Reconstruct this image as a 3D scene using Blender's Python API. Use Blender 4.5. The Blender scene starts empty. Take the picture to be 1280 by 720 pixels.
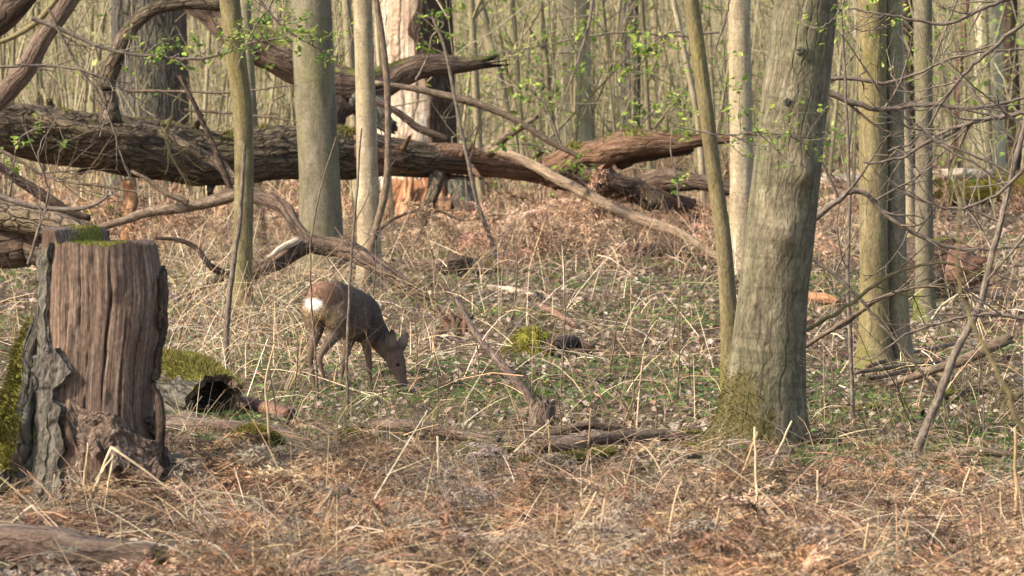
import bpy, math
import numpy as np
from mathutils import Vector

rng = np.random.default_rng(7)
scene = bpy.context.scene
COL = scene.collection

# ------------------------------------------------------------------ camera
F = 4100.0            # focal length in pixels of a 1280 px wide frame
VH = 140.0            # row of the horizon
H = 1.7
PITCH = math.atan((360 - VH) / F)
cam = bpy.data.cameras.new('camera')
cam.sensor_width = 36.0
cam.lens = F / 1280 * 36.0
cam.clip_start = 0.1
cam.clip_end = 1500
cam.dof.use_dof = True
cam.dof.focus_distance = 18.5
cam.dof.aperture_fstop = 7.0
cam_o = bpy.data.objects.new('camera', cam)
COL.objects.link(cam_o)
cam_o.location = (0, 0, H)
cam_o.rotation_euler = (math.pi / 2 - PITCH, 0, 0)
scene.camera = cam_o

# ------------------------------------------------------------------ sky and sun
SUN_ELEV = math.radians(38)
SUN_DIR = np.array([-0.90, -0.44])            # horizontal direction towards the sun
SUN_DIR = SUN_DIR / np.linalg.norm(SUN_DIR)
world = bpy.data.worlds.new('World')
scene.world = world
world.use_nodes = True
wn = world.node_tree
wn.nodes.clear()
sky = wn.nodes.new('ShaderNodeTexSky')
sky.sky_type = 'NISHITA'
sky.sun_disc = False
sky.sun_elevation = SUN_ELEV
sky.sun_rotation = math.atan2(SUN_DIR[0], SUN_DIR[1])
sky.dust_density = 2.5
bg = wn.nodes.new('ShaderNodeBackground')
bg.inputs['Strength'].default_value = 0.15
wo = wn.nodes.new('ShaderNodeOutputWorld')
wn.links.new(sky.outputs[0], bg.inputs['Color'])
wn.links.new(bg.outputs[0], wo.inputs['Surface'])

sun = bpy.data.lights.new('sun', 'SUN')
sun.energy = 3.3
sun.angle = math.radians(2.0)
sun.color = (1.0, 0.93, 0.83)
sun_o = bpy.data.objects.new('sun', sun)
COL.objects.link(sun_o)
sd = Vector((SUN_DIR[0] * math.cos(SUN_ELEV), SUN_DIR[1] * math.cos(SUN_ELEV), math.sin(SUN_ELEV)))
sun_o.rotation_euler = sd.to_track_quat('Z', 'Y').to_euler()
sun_o.location = (-20, -10, 30)

scene.view_settings.view_transform = 'Standard'
scene.view_settings.look = 'None'
scene.view_settings.gamma = 1.0
scene.view_settings.use_curve_mapping = False
scene.view_settings.exposure = 1.12
scene.render.engine = 'CYCLES'
scene.cycles.use_denoising = True
scene.cycles.max_bounces = 4
scene.cycles.diffuse_bounces = 2
scene.cycles.transparent_max_bounces = 4

# ------------------------------------------------------------------ noise
_tab = np.random.default_rng(1).random(65536)


def vnoise(p, seed=0):
    p = np.asarray(p, dtype=np.float64)
    i = np.floor(p).astype(np.int64)
    f = p - i
    f = f * f * (3 - 2 * f)
    r = np.zeros(p.shape[0])
    for dx in (0, 1):
        wx = f[:, 0] if dx else 1 - f[:, 0]
        for dy in (0, 1):
            wy = f[:, 1] if dy else 1 - f[:, 1]
            for dz in (0, 1):
                wz = f[:, 2] if dz else 1 - f[:, 2]
                h = ((i[:, 0] + dx) * 73856093) ^ ((i[:, 1] + dy) * 19349663) ^ ((i[:, 2] + dz) * 83492791) ^ (seed * 2654435761)
                r += wx * wy * wz * _tab[h & 65535]
    return r * 2 - 1


def fbm(p, octaves=3, seed=0):
    p = np.asarray(p, dtype=np.float64)
    a, t, r = 1.0, 0.0, np.zeros(p.shape[0])
    for o in range(octaves):
        r += a * vnoise(p * (2 ** o), seed + o * 17)
        t += a
        a *= 0.5
    return r / t


def n2(x, y, s, seed=0, o=2):
    x = np.atleast_1d(np.asarray(x, float)); y = np.atleast_1d(np.asarray(y, float))
    return fbm(np.stack([x / s, y / s, np.full_like(x, 0.37 + seed)], 1), o, seed)


def ground_z(x, y):
    x = np.atleast_1d(np.asarray(x, float)); y = np.atleast_1d(np.asarray(y, float))
    z = 0.012 * np.logaddexp(0, (y - 25) / 4) * 4
    z = z + 7.0 * np.clip((y - 80) / 50, 0, 1.6) ** 2
    z = z + 0.05 * n2(x, y, 1.9, 3, 2) + 0.022 * n2(x, y, 0.42, 5, 2)
    far = np.clip((y - 25) / 30, 0, 1)
    z = z + far * 0.12 * n2(x, y, 7.0, 9, 2)
    return z


def gz(x, y):
    return float(ground_z(x, y)[0])


_c, _s = math.cos(PITCH), math.sin(PITCH)


def ray(u, v):
    a, b = (u - 640) / F, (360 - v) / F
    return np.array([a, _c + b * _s, -_s + b * _c])


def at(u, v, Y):
    d = ray(u, v)
    return np.array([0, 0, H]) + d * (Y / d[1])


def ground_y(u, v):
    lo = 8.0
    ys = np.concatenate([np.linspace(8, 40, 640), np.linspace(40, 110, 500)])
    d = ray(u, v)
    t = ys / d[1]
    below = (H + d[2] * t) < ground_z(d[0] * t, ys)
    k = np.argmax(below)
    return ys[k] if below[k] else 110.0


def on_ground(u, v):
    Y = ground_y(u, v)
    p = at(u, v, Y)
    p[2] = gz(p[0], p[1])
    return p


def ppm(Y):
    return F / Y


# ------------------------------------------------------------------ colour
def S(r, g, b, k=1.0):
    c = np.array([r, g, b], float) / 255
    c = np.where(c <= 0.04045, c / 12.92, ((c + 0.055) / 1.055) ** 2.4)
    return c * k


# ------------------------------------------------------------------ materials
def new_mat(name):
    m = bpy.data.materials.new(name)
    m.use_nodes = True
    nt = m.node_tree
    nt.nodes.clear()
    out = nt.nodes.new('ShaderNodeOutputMaterial')
    return m, nt, out


class NB:
    def __init__(s, nt):
        s.nt = nt

    def n(s, t, **kw):
        x = s.nt.nodes.new(t)
        for k, v in kw.items():
            if k.startswith('i_'):
                x.inputs[k[2:].replace('_', ' ')].default_value = v
            else:
                setattr(x, k, v)
        return x

    def l(s, a, b):
        s.nt.links.new(a, b)

    def noise(s, vec, scale, detail=4, rough=0.55, dist=0.0):
        x = s.n('ShaderNodeTexNoise')
        x.inputs['Scale'].default_value = scale
        x.inputs['Detail'].default_value = detail
        x.inputs['Roughness'].default_value = rough
        x.inputs['Distortion'].default_value = dist
        s.l(vec, x.inputs['Vector'])
        return x.outputs['Fac']

    def ramp(s, fac, stops):
        x = s.n('ShaderNodeValToRGB')
        el = x.color_ramp.elements
        while len(el) < len(stops):
            el.new(0.5)
        for e, (p, c) in zip(el, stops):
            e.position = p
            if np.isscalar(c):
                c = (c, c, c)
            e.color = (c[0], c[1], c[2], 1)
        s.l(fac, x.inputs['Fac'])
        return x.outputs['Color']

    def mapping(s, vec, sc):
        x = s.n('ShaderNodeMapping')
        x.inputs['Scale'].default_value = sc
        s.l(vec, x.inputs['Vector'])
        return x.outputs['Vector']

    def mix(s, fac, a, b, mode='MIX'):
        x = s.n('ShaderNodeMix', data_type='RGBA', blend_type=mode)
        for sock, val in ((x.inputs[0], fac), (x.inputs[6], a), (x.inputs[7], b)):
            if hasattr(val, 'is_linked') or isinstance(val, bpy.types.NodeSocket):
                s.l(val, sock)
            elif np.isscalar(val):
                sock.default_value = val
            else:
                sock.default_value = (val[0], val[1], val[2], 1)
        return x.outputs[2]

    def math(s, op, a, b=0.0):
        x = s.n('ShaderNodeMath', operation=op)
        for k, val in enumerate((a, b)):
            if isinstance(val, bpy.types.NodeSocket):
                s.l(val, x.inputs[k])
            else:
                x.inputs[k].default_value = val
        return x.outputs[0]


def bark_mat(name, dark, mid, light, sc=(14, 14, 2.2), crack=0.0, crack_sc=(9, 9, 1.3), bump=0.5, dist=0.02,
             patch=None, patch_amt=0.4, moss=(0.16, 0.17, 0.035), rough=0.9, ring=0.0):
    m, nt, out = new_mat(name)
    b = NB(nt)
    vec = b.n('ShaderNodeAttribute', attribute_name='tube').outputs['Vector']
    oi = b.n('ShaderNodeObjectInfo')
    v1 = b.mapping(vec, sc)
    f1 = b.noise(v1, 1.0, 6, 0.62, 0.4)
    col = b.ramp(f1, [(0.28, dark), (0.52, mid), (0.74, light)])
    v2 = b.mapping(vec, (3.0, 3.0, 1.6))
    f2 = b.noise(v2, 1.0, 4, 0.6)
    if patch is not None:
        pf = b.ramp(f2, [(0.42, 0.0), (0.62, patch_amt)])
        col = b.mix(pf, col, patch)
    fine = b.noise(b.mapping(vec, (90, 90, 40)), 1.0, 3, 0.6)
    fr = b.ramp(fine, [(0.3, 0.58), (0.7, 1.28)])
    col = b.mix(1.0, col, fr, 'MULTIPLY')
    height = b.math('ADD', f1, b.math('MULTIPLY', fine, 0.25))
    if crack > 0:
        vo = b.n('ShaderNodeTexVoronoi', feature='DISTANCE_TO_EDGE')
        vo.inputs['Scale'].default_value = 1.0
        wob = b.n('ShaderNodeVectorMath', operation='ADD')
        nz = b.n('ShaderNodeTexNoise')
        nz.inputs['Scale'].default_value = 6.0
        b.l(vec, nz.inputs['Vector'])
        scl = b.n('ShaderNodeVectorMath', operation='SCALE')
        scl.inputs['Scale'].default_value = 0.10
        b.l(nz.outputs['Color'], scl.inputs[0])
        b.l(vec, wob.inputs[0]); b.l(scl.outputs[0], wob.inputs[1])
        b.l(b.mapping(wob.outputs[0], crack_sc), vo.inputs['Vector'])
        cr = b.ramp(vo.outputs['Distance'], [(0.0, 0.0), (0.05, 0.55), (0.14, 1.0)])
        msk = b.ramp(f2, [(0.35, 0.25), (0.6, 1.0)])
        cm = b.math('MULTIPLY', msk, crack)
        dk = b.mix(cr, np.array(dark) * 0.35, (1, 1, 1))
        dkm = b.mix(cr, (0.35, 0.33, 0.31), (1, 1, 1))
        col = b.mix(cm, col, b.mix(1.0, col, dkm, 'MULTIPLY'))
        height = b.math('ADD', height, b.math('MULTIPLY', b.math('MULTIPLY', cr, cm), 1.2))
    if ring > 0:
        rv = b.noise(b.mapping(vec, (2.5, 2.5, 26)), 1.0, 3, 0.6)
        rf = b.ramp(rv, [(0.36, 1.0 - ring), (0.46, 1.0)])
        col = b.mix(1.0, col, rf, 'MULTIPLY')
    # moss where the mesh says moss grows
    ma = b.n('ShaderNodeAttribute', attribute_name='moss').outputs['Fac']
    mn = b.noise(b.mapping(vec, (16, 16, 9)), 1.0, 5, 0.65)
    mf = b.math('ADD', ma, b.math('MULTIPLY', b.math('SUBTRACT', mn, 0.5), 1.5))
    mf = b.ramp(mf, [(0.42, 0.0), (0.62, 0.9)])
    gate = b.ramp(ma, [(0.02, 0.0), (0.12, 1.0)])
    mf = b.mix(1.0, mf, gate, 'MULTIPLY')
    mc = b.ramp(fine, [(0.3, np.array(moss) * 0.55), (0.7, np.array(moss) * 1.25)])
    col = b.mix(mf, col, mc)
    rnd = b.math('ADD', b.math('MULTIPLY', oi.outputs['Random'], 0.3), 0.85)
    comb = b.n('ShaderNodeCombineColor')
    for k in range(3):
        b.l(rnd, comb.inputs[k])
    col = b.mix(1.0, col, comb.outputs[0], 'MULTIPLY')
    bs = b.n('ShaderNodeBsdfPrincipled')
    bs.inputs['Roughness'].default_value = rough
    bs.inputs['Specular IOR Level'].default_value = 0.25
    b.l(col, bs.inputs['Base Color'])
    bp = b.n('ShaderNodeBump')
    bp.inputs['Strength'].default_value = bump
    bp.inputs['Distance'].default_value = dist
    b.l(height, bp.inputs['Height'])
    b.l(bp.outputs[0], bs.inputs['Normal'])
    b.l(bs.outputs[0], out.inputs['Surface'])
    return m


def col_mat(name, trans=0.0, rough=0.85, grain=0.25, grain_scale=60.0, spec=0.25):
    """colour comes from the per-piece attribute 'col' (each leaf, stem or hair has its own colour)"""
    m, nt, out = new_mat(name)
    b = NB(nt)
    c = b.n('ShaderNodeAttribute', attribute_name='col').outputs['Color']
    geo = b.n('ShaderNodeNewGeometry')
    f = b.noise(geo.outputs['Position'], grain_scale, 2, 0.5)
    c = b.mix(1.0, c, b.ramp(f, [(0.3, 1 - grain), (0.7, 1 + grain)]), 'MULTIPLY')
    bs = b.n('ShaderNodeBsdfPrincipled')
    bs.inputs['Roughness'].default_value = rough
    bs.inputs['Specular IOR Level'].default_value = spec
    b.l(c, bs.inputs['Base Color'])
    last = bs.outputs[0]
    if trans > 0:
        tr = b.n('ShaderNodeBsdfTranslucent')
        b.l(c, tr.inputs['Color'])
        mx = b.n('ShaderNodeMixShader')
        mx.inputs[0].default_value = trans
        b.l(bs.outputs[0], mx.inputs[1]); b.l(tr.outputs[0], mx.inputs[2])
        last = mx.outputs[0]
    b.l(last, out.inputs['Surface'])
    return m


def ground_mat():
    m, nt, out = new_mat('forest_floor')
    b = NB(nt)
    pos = b.n('ShaderNodeNewGeometry').outputs['Position']
    f1 = b.noise(pos, 0.7, 5, 0.6)
    f2 = b.noise(pos, 9.0, 6, 0.65)
    f3 = b.noise(pos, 55.0, 4, 0.6)
    c = b.ramp(f2, [(0.3, S(56, 44, 34)), (0.5, S(94, 76, 59)), (0.7, S(134, 113, 91))])
    g = b.ramp(f1, [(0.52, 0.0), (0.66, 0.5)])
    c = b.mix(g, c, S(92, 98, 58))
    c = b.mix(1.0, c, b.ramp(f3, [(0.3, 0.6), (0.7, 1.25)]), 'MULTIPLY')
    bs = b.n('ShaderNodeBsdfPrincipled')
    bs.inputs['Roughness'].default_value = 0.95
    bs.inputs['Specular IOR Level'].default_value = 0.1
    b.l(c, bs.inputs['Base Color'])
    bp = b.n('ShaderNodeBump')
    bp.inputs['Strength'].default_value = 0.8
    bp.inputs['Distance'].default_value = 0.03
    b.l(b.math('ADD', f2, b.math('MULTIPLY', f3, 0.5)), bp.inputs['Height'])
    b.l(bp.outputs[0], bs.inputs['Normal'])
    b.l(bs.outputs[0], out.inputs['Surface'])
    return m


M = {}
M['grey_bark'] = bark_mat('grey_smooth_bark', S(82, 72, 55), S(122, 110, 86), S(158, 145, 115), sc=(22, 22, 7), crack=0.36,
                          crack_sc=(13, 13, 2.2), bump=0.9, dist=0.02, patch=S(106, 105, 74), patch_amt=0.6, moss=S(94, 84, 46), ring=0.25)
M['beech_bark'] = bark_mat('smooth_beech_bark', S(92, 83, 68), S(124, 113, 92), S(148, 137, 113), sc=(9, 9, 3.0), bump=0.35,
                           patch=S(122, 118, 74), patch_amt=0.6, ring=0.10)
M['olive_bark'] = bark_mat('olive_algae_bark', S(88, 76, 54), S(122, 108, 76), S(150, 136, 100), sc=(12, 12, 3.0), bump=0.5, crack=0.25,
                           patch=S(132, 120, 70), patch_amt=0.6, moss=S(108, 100, 52))
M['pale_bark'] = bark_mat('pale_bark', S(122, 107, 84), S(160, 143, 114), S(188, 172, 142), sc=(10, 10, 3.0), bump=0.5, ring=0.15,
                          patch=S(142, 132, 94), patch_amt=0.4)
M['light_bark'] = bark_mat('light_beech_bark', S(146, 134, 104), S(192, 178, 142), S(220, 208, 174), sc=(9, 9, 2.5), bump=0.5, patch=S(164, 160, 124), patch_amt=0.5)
M['furrow_bark'] = bark_mat('deep_furrowed_bark', S(54, 47, 41), S(110, 101, 90), S(146, 135, 118), sc=(30, 30, 6), bump=1.0, dist=0.05,
                            crack=0.8, crack_sc=(13, 13, 1.6), patch=S(110, 112, 84), patch_amt=0.3, moss=S(120, 116, 30))
M['brown_bark'] = bark_mat('brown_furrowed_bark', S(46, 35, 29), S(94, 76, 62), S(132, 110, 90), sc=(28, 28, 5), bump=1.0, dist=0.04,
                           crack=0.6, crack_sc=(12, 12, 1.5))
M['log_bark'] = bark_mat('old_log_bark', S(62, 50, 41), S(114, 96, 78), S(158, 138, 112), sc=(30, 30, 7), bump=1.0, dist=0.05, crack=0.9,
                         crack_sc=(17, 17, 4.5), patch=S(112, 104, 62), patch_amt=0.4, moss=S(120, 116, 36))
M['rot_wood'] = bark_mat('weathered_rotten_wood', S(66, 52, 43), S(116, 97, 81), S(156, 136, 115), sc=(34, 34, 3), bump=0.9, dist=0.03,
                         crack=0.5, crack_sc=(22, 22, 0.9), patch=S(92, 70, 56), patch_amt=0.6, moss=S(120, 116, 30))
M['pale_wood'] = bark_mat('bare_bleached_wood', S(124, 98, 74), S(206, 188, 162), S(236, 224, 206), sc=(13, 13, 0.7), bump=1.0, dist=0.06,
                          crack=0.7, crack_sc=(5, 5, 0.5), patch=S(170, 118, 76), patch_amt=0.4)
M['grey_wood'] = bark_mat('grey_tan_wood', S(98, 80, 62), S(150, 128, 102), S(188, 166, 138), sc=(26, 26, 2.5), bump=0.8, dist=0.03, crack=0.4, crack_sc=(14, 14, 1.5), patch=S(110, 88, 68), patch_amt=0.6)
M['trunk_wood'] = bark_mat('red_brown_bare_wood', S(66, 46, 36), S(116, 88, 68), S(158, 130, 102), sc=(30, 30, 2.2), bump=1.0, dist=0.03, crack=0.5, crack_sc=(16, 16, 1.2), patch=S(140, 104, 74), patch_amt=0.5)
M['orange_wood'] = bark_mat('orange_rotten_wood', S(104, 66, 44), S(172, 122, 84), S(212, 170, 128), sc=(18, 18, 2.0), bump=0.9, dist=0.04,
                            crack=0.4, moss=S(150, 140, 40))
M['red_wood'] = bark_mat('reddish_heartwood', S(80, 54, 43), S(128, 95, 76), S(160, 128, 105), sc=(26, 26, 2.5), bump=0.9, dist=0.03,
                         moss=S(140, 132, 36), crack=0.3)
M['twig'] = bark_mat('twig_bark', S(72, 58, 46), S(116, 98, 79), S(156, 136, 110), sc=(44, 44, 16), bump=0.6)
M['grey_twig'] = bark_mat('grey_twig_bark', S(80, 68, 58), S(116, 102, 88), S(150, 136, 116), sc=(44, 44, 16), bump=0.6)
M['thicket'] = bark_mat('thicket_stem_bark', S(90, 78, 60), S(150, 135, 106), S(204, 190, 160), sc=(2.3, 2.3, 0.5), bump=0.2,
                        patch=S(132, 130, 86), patch_amt=0.6)
M['leaf'] = col_mat('fresh_leaf', trans=0.45, rough=0.55, grain=0.12)
M['litter'] = col_mat('dead_leaf', trans=0.12, rough=0.8, grain=0.25)
M['straw'] = col_mat('dead_stem', trans=0.1, rough=0.8, grain=0.2, grain_scale=30)
M['moss'] = col_mat('moss_tuft', trans=0.2, rough=0.9, grain=0.2)
M['ground'] = ground_mat()


# ------------------------------------------------------------------ mesh tools
def make_mesh(name, verts, faces, mat, col=None, tube=None, moss=None, smooth=True):
    me = bpy.data.meshes.new(name)
    V = np.asarray(verts, np.float32)
    me.vertices.add(len(V))
    me.vertices.foreach_set('co', V.ravel())
    if not isinstance(faces, list):
        faces = [faces]
    faces = [np.asarray(f, np.int32) for f in faces if len(f)]
    loops = np.concatenate([f.ravel() for f in faces])
    tot = np.concatenate([np.full(len(f), f.shape[1], np.int32) for f in faces])
    start = np.concatenate([[0], np.cumsum(tot)[:-1]]).astype(np.int32)
    me.loops.add(len(loops))
    me.loops.foreach_set('vertex_index', loops)
    me.polygons.add(len(tot))
    me.polygons.foreach_set('loop_start', start)
    if smooth:
        me.polygons.foreach_set('use_smooth', np.ones(len(tot), bool))
    me.update(calc_edges=True)
    if col is not None:
        c = np.ones((len(V), 4), np.float32)
        c[:, :3] = col
        a = me.attributes.new('col', 'FLOAT_COLOR', 'POINT')
        a.data.foreach_set('color', c.ravel())
    if tube is not None:
        a = me.attributes.new('tube', 'FLOAT_VECTOR', 'POINT')
        a.data.foreach_set('vector', np.asarray(tube, np.float32).ravel())
    if moss is not None:
        a = me.attributes.new('moss', 'FLOAT', 'POINT')
        a.data.foreach_set('value', np.asarray(moss, np.float32))
    me.materials.append(mat)
    return me


def tag(o, label=None, cat=None, group=None, kind=None):
    if label: o['label'] = label
    if cat: o['category'] = cat
    if group: o['group'] = group
    if kind: o['kind'] = kind
    return o


def empty(name, loc, label, cat, group=None):
    o = bpy.data.objects.new(name, None)
    COL.objects.link(o)
    o.location = [float(x) for x in loc]
    o.empty_display_size = 0.1
    return tag(o, label, cat, group)


def root_loc(o):
    p = np.zeros(3)
    while o is not None:
        p += np.array(o.location)
        o = o.parent
    return p


def obj(name, geo, mat, parent=None, loc=None, kind=None, smooth=True, col=None):
    """geo: dict with v, f and optionally tube, moss, col; vertices are in world space"""
    if len(geo['v']) == 0:
        return None
    base = root_loc(parent) if parent is not None else (np.asarray(loc, float) if loc is not None else np.zeros(3))
    me = make_mesh(name, geo['v'] - base, geo['f'], mat, col=geo.get('col') if col is None else col,
                   tube=geo.get('tube'), moss=geo.get('moss'), smooth=smooth)
    o = bpy.data.objects.new(name, me)
    COL.objects.link(o)
    if parent is not None:
        o.parent = parent
    elif loc is not None:
        o.location = [float(x) for x in loc]
    if kind: o['kind'] = kind
    return o


def join(geos):
    geos = [g for g in geos if len(g['v'])]
    off, V, Fq, Ft = 0, [], [], []
    extra = {k: [] for k in ('tube', 'moss', 'col')}
    for g in geos:
        V.append(g['v'])
        fs = g['f'] if isinstance(g['f'], list) else [g['f']]
        for f in fs:
            if len(f) == 0: continue
            (Fq if f.shape[1] == 4 else Ft).append(f + off)
        off += len(g['v'])
        for k in extra:
            if g.get(k) is not None:
                extra[k].append(np.broadcast_to(g[k], (len(g['v']),) + np.shape(g[k])[1:]))
    r = {'v': np.concatenate(V), 'f': [np.concatenate(x) for x in (Fq, Ft) if x]}
    for k, e in extra.items():
        if len(e) == len(geos):
            r[k] = np.concatenate(e)
    return r


def norm(a):
    return a / np.maximum(np.linalg.norm(a, axis=-1, keepdims=True), 1e-9)


def vtubes(P, R, sides=3, twist=None, cap=False):
    """P (n,k,3) paths, R (n,k) radii -> one geometry of n tubes"""
    P = np.asarray(P, float); R = np.asarray(R, float)
    n, k, _ = P.shape
    T = np.empty_like(P)
    T[:, 1:-1] = P[:, 2:] - P[:, :-2]
    T[:, 0] = P[:, 1] - P[:, 0]
    T[:, -1] = P[:, -1] - P[:, -2]
    T = norm(T)
    chord = norm(P[:, -1] - P[:, 0])
    ref = np.where(np.abs(chord[:, 2:3]) > 0.8, np.array([[0, 1.0, 0]]), np.array([[0, 0, 1.0]]))
    N1 = norm(np.cross(T, ref[:, None, :]))
    N2 = np.cross(T, N1)
    th = np.arange(sides) / sides * 2 * np.pi
    ph = np.zeros(n) if twist is None else twist
    ang = th[None, None, :] + np.asarray(ph)[:, None, None]
    ca, sa = np.cos(ang), np.sin(ang)
    V = P[:, :, None, :] + R[:, :, None, None] * (ca[..., None] * N1[:, :, None, :] + sa[..., None] * N2[:, :, None, :])
    s = np.concatenate([np.zeros((n, 1)), np.cumsum(np.linalg.norm(np.diff(P, axis=1), axis=2), axis=1)], axis=1)
    Rm = np.maximum(R.mean(axis=1), 0.004)[:, None, None]
    off = (np.arange(n) * 3.17)[:, None, None]
    tube = np.stack([np.broadcast_to(Rm * ca + off, (n, k, sides)), np.broadcast_to(Rm * sa, (n, k, sides)),
                     np.broadcast_to(s[:, :, None], (n, k, sides))], -1)
    idx = np.arange(n * k * sides).reshape(n, k, sides)
    a = idx[:, :-1, :]; b = np.roll(a, -1, axis=2); d = idx[:, 1:, :]; c = np.roll(d, -1, axis=2)
    Fq = np.stack([a, b, c, d], -1).reshape(-1, 4)
    g = {'v': V.reshape(-1, 3), 'f': [Fq], 'tube': tube.reshape(-1, 3)}
    if cap:
        m = len(g['v'])
        g['v'] = np.concatenate([g['v'], P[:, 0], P[:, -1]])
        t0 = np.stack([np.zeros(n), np.zeros(n), s[:, 0]], 1); t1 = np.stack([np.zeros(n), np.zeros(n), s[:, -1]], 1)
        g['tube'] = np.concatenate([g['tube'], t0, t1])
        i0 = idx[:, 0, :]; i1 = idx[:, -1, :]
        c0 = np.broadcast_to((m + np.arange(n))[:, None], i0.shape); c1 = np.broadcast_to((m + n + np.arange(n))[:, None], i1.shape)
        f0 = np.stack([c0, np.roll(i0, -1, 1), i0], -1).reshape(-1, 3)
        f1 = np.stack([c1, i1, np.roll(i1, -1, 1)], -1).reshape(-1, 3)
        g['f'].append(np.concatenate([f0, f1]))
    return g


def catmull(pts, n):
    """pts (m,d) -> n smooth samples"""
    pts = np.asarray(pts, float)
    m = len(pts)
    if m == 2:
        t = np.linspace(0, 1, n)[:, None]
        return pts[0] * (1 - t) + pts[1] * t
    d = np.linalg.norm(np.diff(pts[:, :3], axis=0), axis=1)
    cum = np.concatenate([[0], np.cumsum(d)]); cum /= cum[-1]
    x = np.linspace(0, 1, n)
    i = np.clip(np.searchsorted(cum, x, side='right') - 1, 0, m - 2)
    t = ((x - cum[i]) / np.maximum(cum[i + 1] - cum[i], 1e-9))[:, None]
    p = np.concatenate([[2 * pts[0] - pts[1]], pts, [2 * pts[-1] - pts[-2]]])
    p0, p1, p2, p3 = p[i], p[i + 1], p[i + 2], p[i + 3]
    return 0.5 * (2 * p1 + (-p0 + p2) * t + (2 * p0 - 5 * p1 + 4 * p2 - p3) * t * t + (-p0 + 3 * p1 - 3 * p2 + p3) * t ** 3)


def big_tube(pts4, rings, sides, rough=0.05, freq=(3, 3, 1.2), seed=0, ridge=0.0, ridge_freq=(18, 18, 2), cap=True, wobble=0.0,
             ragged=(0, 0)):
    """one knobbly trunk or log. pts4 rows: x y z r"""
    q = catmull(pts4, rings)
    P, R = q[:, :3].copy(), np.maximum(q[:, 3], 0.002)
    if wobble:
        s = np.arange(rings) / rings * 6
        P += wobble * np.stack([vnoise(np.stack([s, s * 0 + k * 9 + seed, s * 0], 1), seed + k) for k in range(3)], 1) * R[:, None]
    g = vtubes(P[None], R[None], sides, cap=cap)
    nv = rings * sides
    V, tb = g['v'], g['tube']
    cen = np.repeat(P, sides, axis=0)
    out = V[:nv] - cen
    rr = np.linalg.norm(out, axis=1, keepdims=True)
    dirn = out / np.maximum(rr, 1e-9)
    d = 1 + rough * fbm(tb[:nv] * np.array(freq) + seed * 5.3, 3, seed)
    Rb = float(np.mean(R))
    d = d + rough * 0.9 * fbm(tb[:nv] * (0.9 / max(Rb, 0.01)) * np.array([1, 1, 0.6]) + seed * 2.1, 3, seed + 21)
    if ridge:
        d = d + ridge * (0.5 - np.abs(fbm(tb[:nv] * np.array(ridge_freq) + seed, 3, seed + 3))) - ridge * 0.25
    V[:nv] = cen + dirn * rr * d[:, None]
    for end, amt in ((0, ragged[0]), (1, ragged[1])):
        if amt:
            sl = slice(0, sides) if end == 0 else slice(nv - sides, nv)
            ax = norm(P[0] - P[1]) if end == 0 else norm(P[-1] - P[-2])
            V[sl] += ax * (amt * np.abs(fbm(tb[sl] * 23 + seed, 2, seed + 8)) * 2)[:, None]
    nr = np.zeros_like(V)
    nr[:nv] = dirn
    if cap:
        nr[nv] = norm(P[0] - P[1]); nr[nv + 1] = norm(P[-1] - P[-2])
    g['n'] = nr
    g['nv'] = nv
    g['moss'] = np.zeros(len(V))
    return g


def blades(base, direc, length, width, col, segs=2, droop=0.3, rg=None, taper=0.25, side=None):
    """n curved ribbons. base (n,3), direc (n,3) unit, length (n,), width (n,), col (n,3)"""
    rg = rg or rng
    n = len(base)
    t = np.linspace(0, 1, segs + 1)
    if side is None:
        ang = rg.random(n) * 2 * np.pi
        rnd = np.stack([np.cos(ang), np.sin(ang), rg.normal(0, 0.3, n)], 1)
    else:
        rnd = side
    sv = norm(np.cross(direc, rnd))
    dr = np.asarray(droop) * np.ones(n)
    hv = direc.copy(); hv[:, 2] = 0
    P = base[:, None] + direc[:, None] * (length[:, None] * t)[..., None]
    P[:, :, 2] -= (dr * length)[:, None] * t ** 2
    P[:, :, :2] += (hv[:, None, :2]) * ((dr * length * 0.35)[:, None] * t ** 2)[..., None]
    w = width[:, None] * (1 - (1 - taper) * t)[None] * 0.5
    A = P - sv[:, None] * w[..., None]
    B = P + sv[:, None] * w[..., None]
    k = segs + 1
    V = np.stack([A, B], 2).reshape(-1, 3)
    idx = np.arange(n * k * 2).reshape(n, k, 2)
    Fq = np.stack([idx[:, :-1, 0], idx[:, :-1, 1], idx[:, 1:, 1], idx[:, 1:, 0]], -1).reshape(-1, 4)
    C = np.repeat(col, k * 2, axis=0)
    return {'v': V, 'f': [Fq], 'col': C}


def scatter(tv, tf, pos, rot, scale, col, tint=None):
    n, k = len(pos), len(tv)
    V = np.einsum('nij,kj->nki', rot, tv) * scale[:, None, None] + pos[:, None]
    offs = (np.arange(n) * k)[:, None, None]
    fs = [(f[None] + offs).reshape(-1, f.shape[1]) for f in tf]
    C = np.repeat(col[:, None], k, 1)
    if tint is not None:
        C = C * tint[None, :, None]
    return {'v': V.reshape(-1, 3), 'f': fs, 'col': C.reshape(-1, 3)}


def rotm(yaw, pitch, roll):
    cy, sy, cp, sp, cr, sr = np.cos(yaw), np.sin(yaw), np.cos(pitch), np.sin(pitch), np.cos(roll), np.sin(roll)
    n = len(yaw)
    Z = np.zeros((n, 3, 3)); Y = np.zeros((n, 3, 3)); X = np.zeros((n, 3, 3))
    Z[:, 0, 0] = cy; Z[:, 0, 1] = -sy; Z[:, 1, 0] = sy; Z[:, 1, 1] = cy; Z[:, 2, 2] = 1
    Y[:, 0, 0] = cp; Y[:, 0, 2] = sp; Y[:, 2, 0] = -sp; Y[:, 2, 2] = cp; Y[:, 1, 1] = 1
    X[:, 1, 1] = cr; X[:, 1, 2] = -sr; X[:, 2, 1] = sr; X[:, 2, 2] = cr; X[:, 0, 0] = 1
    return Z @ Y @ X


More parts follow.
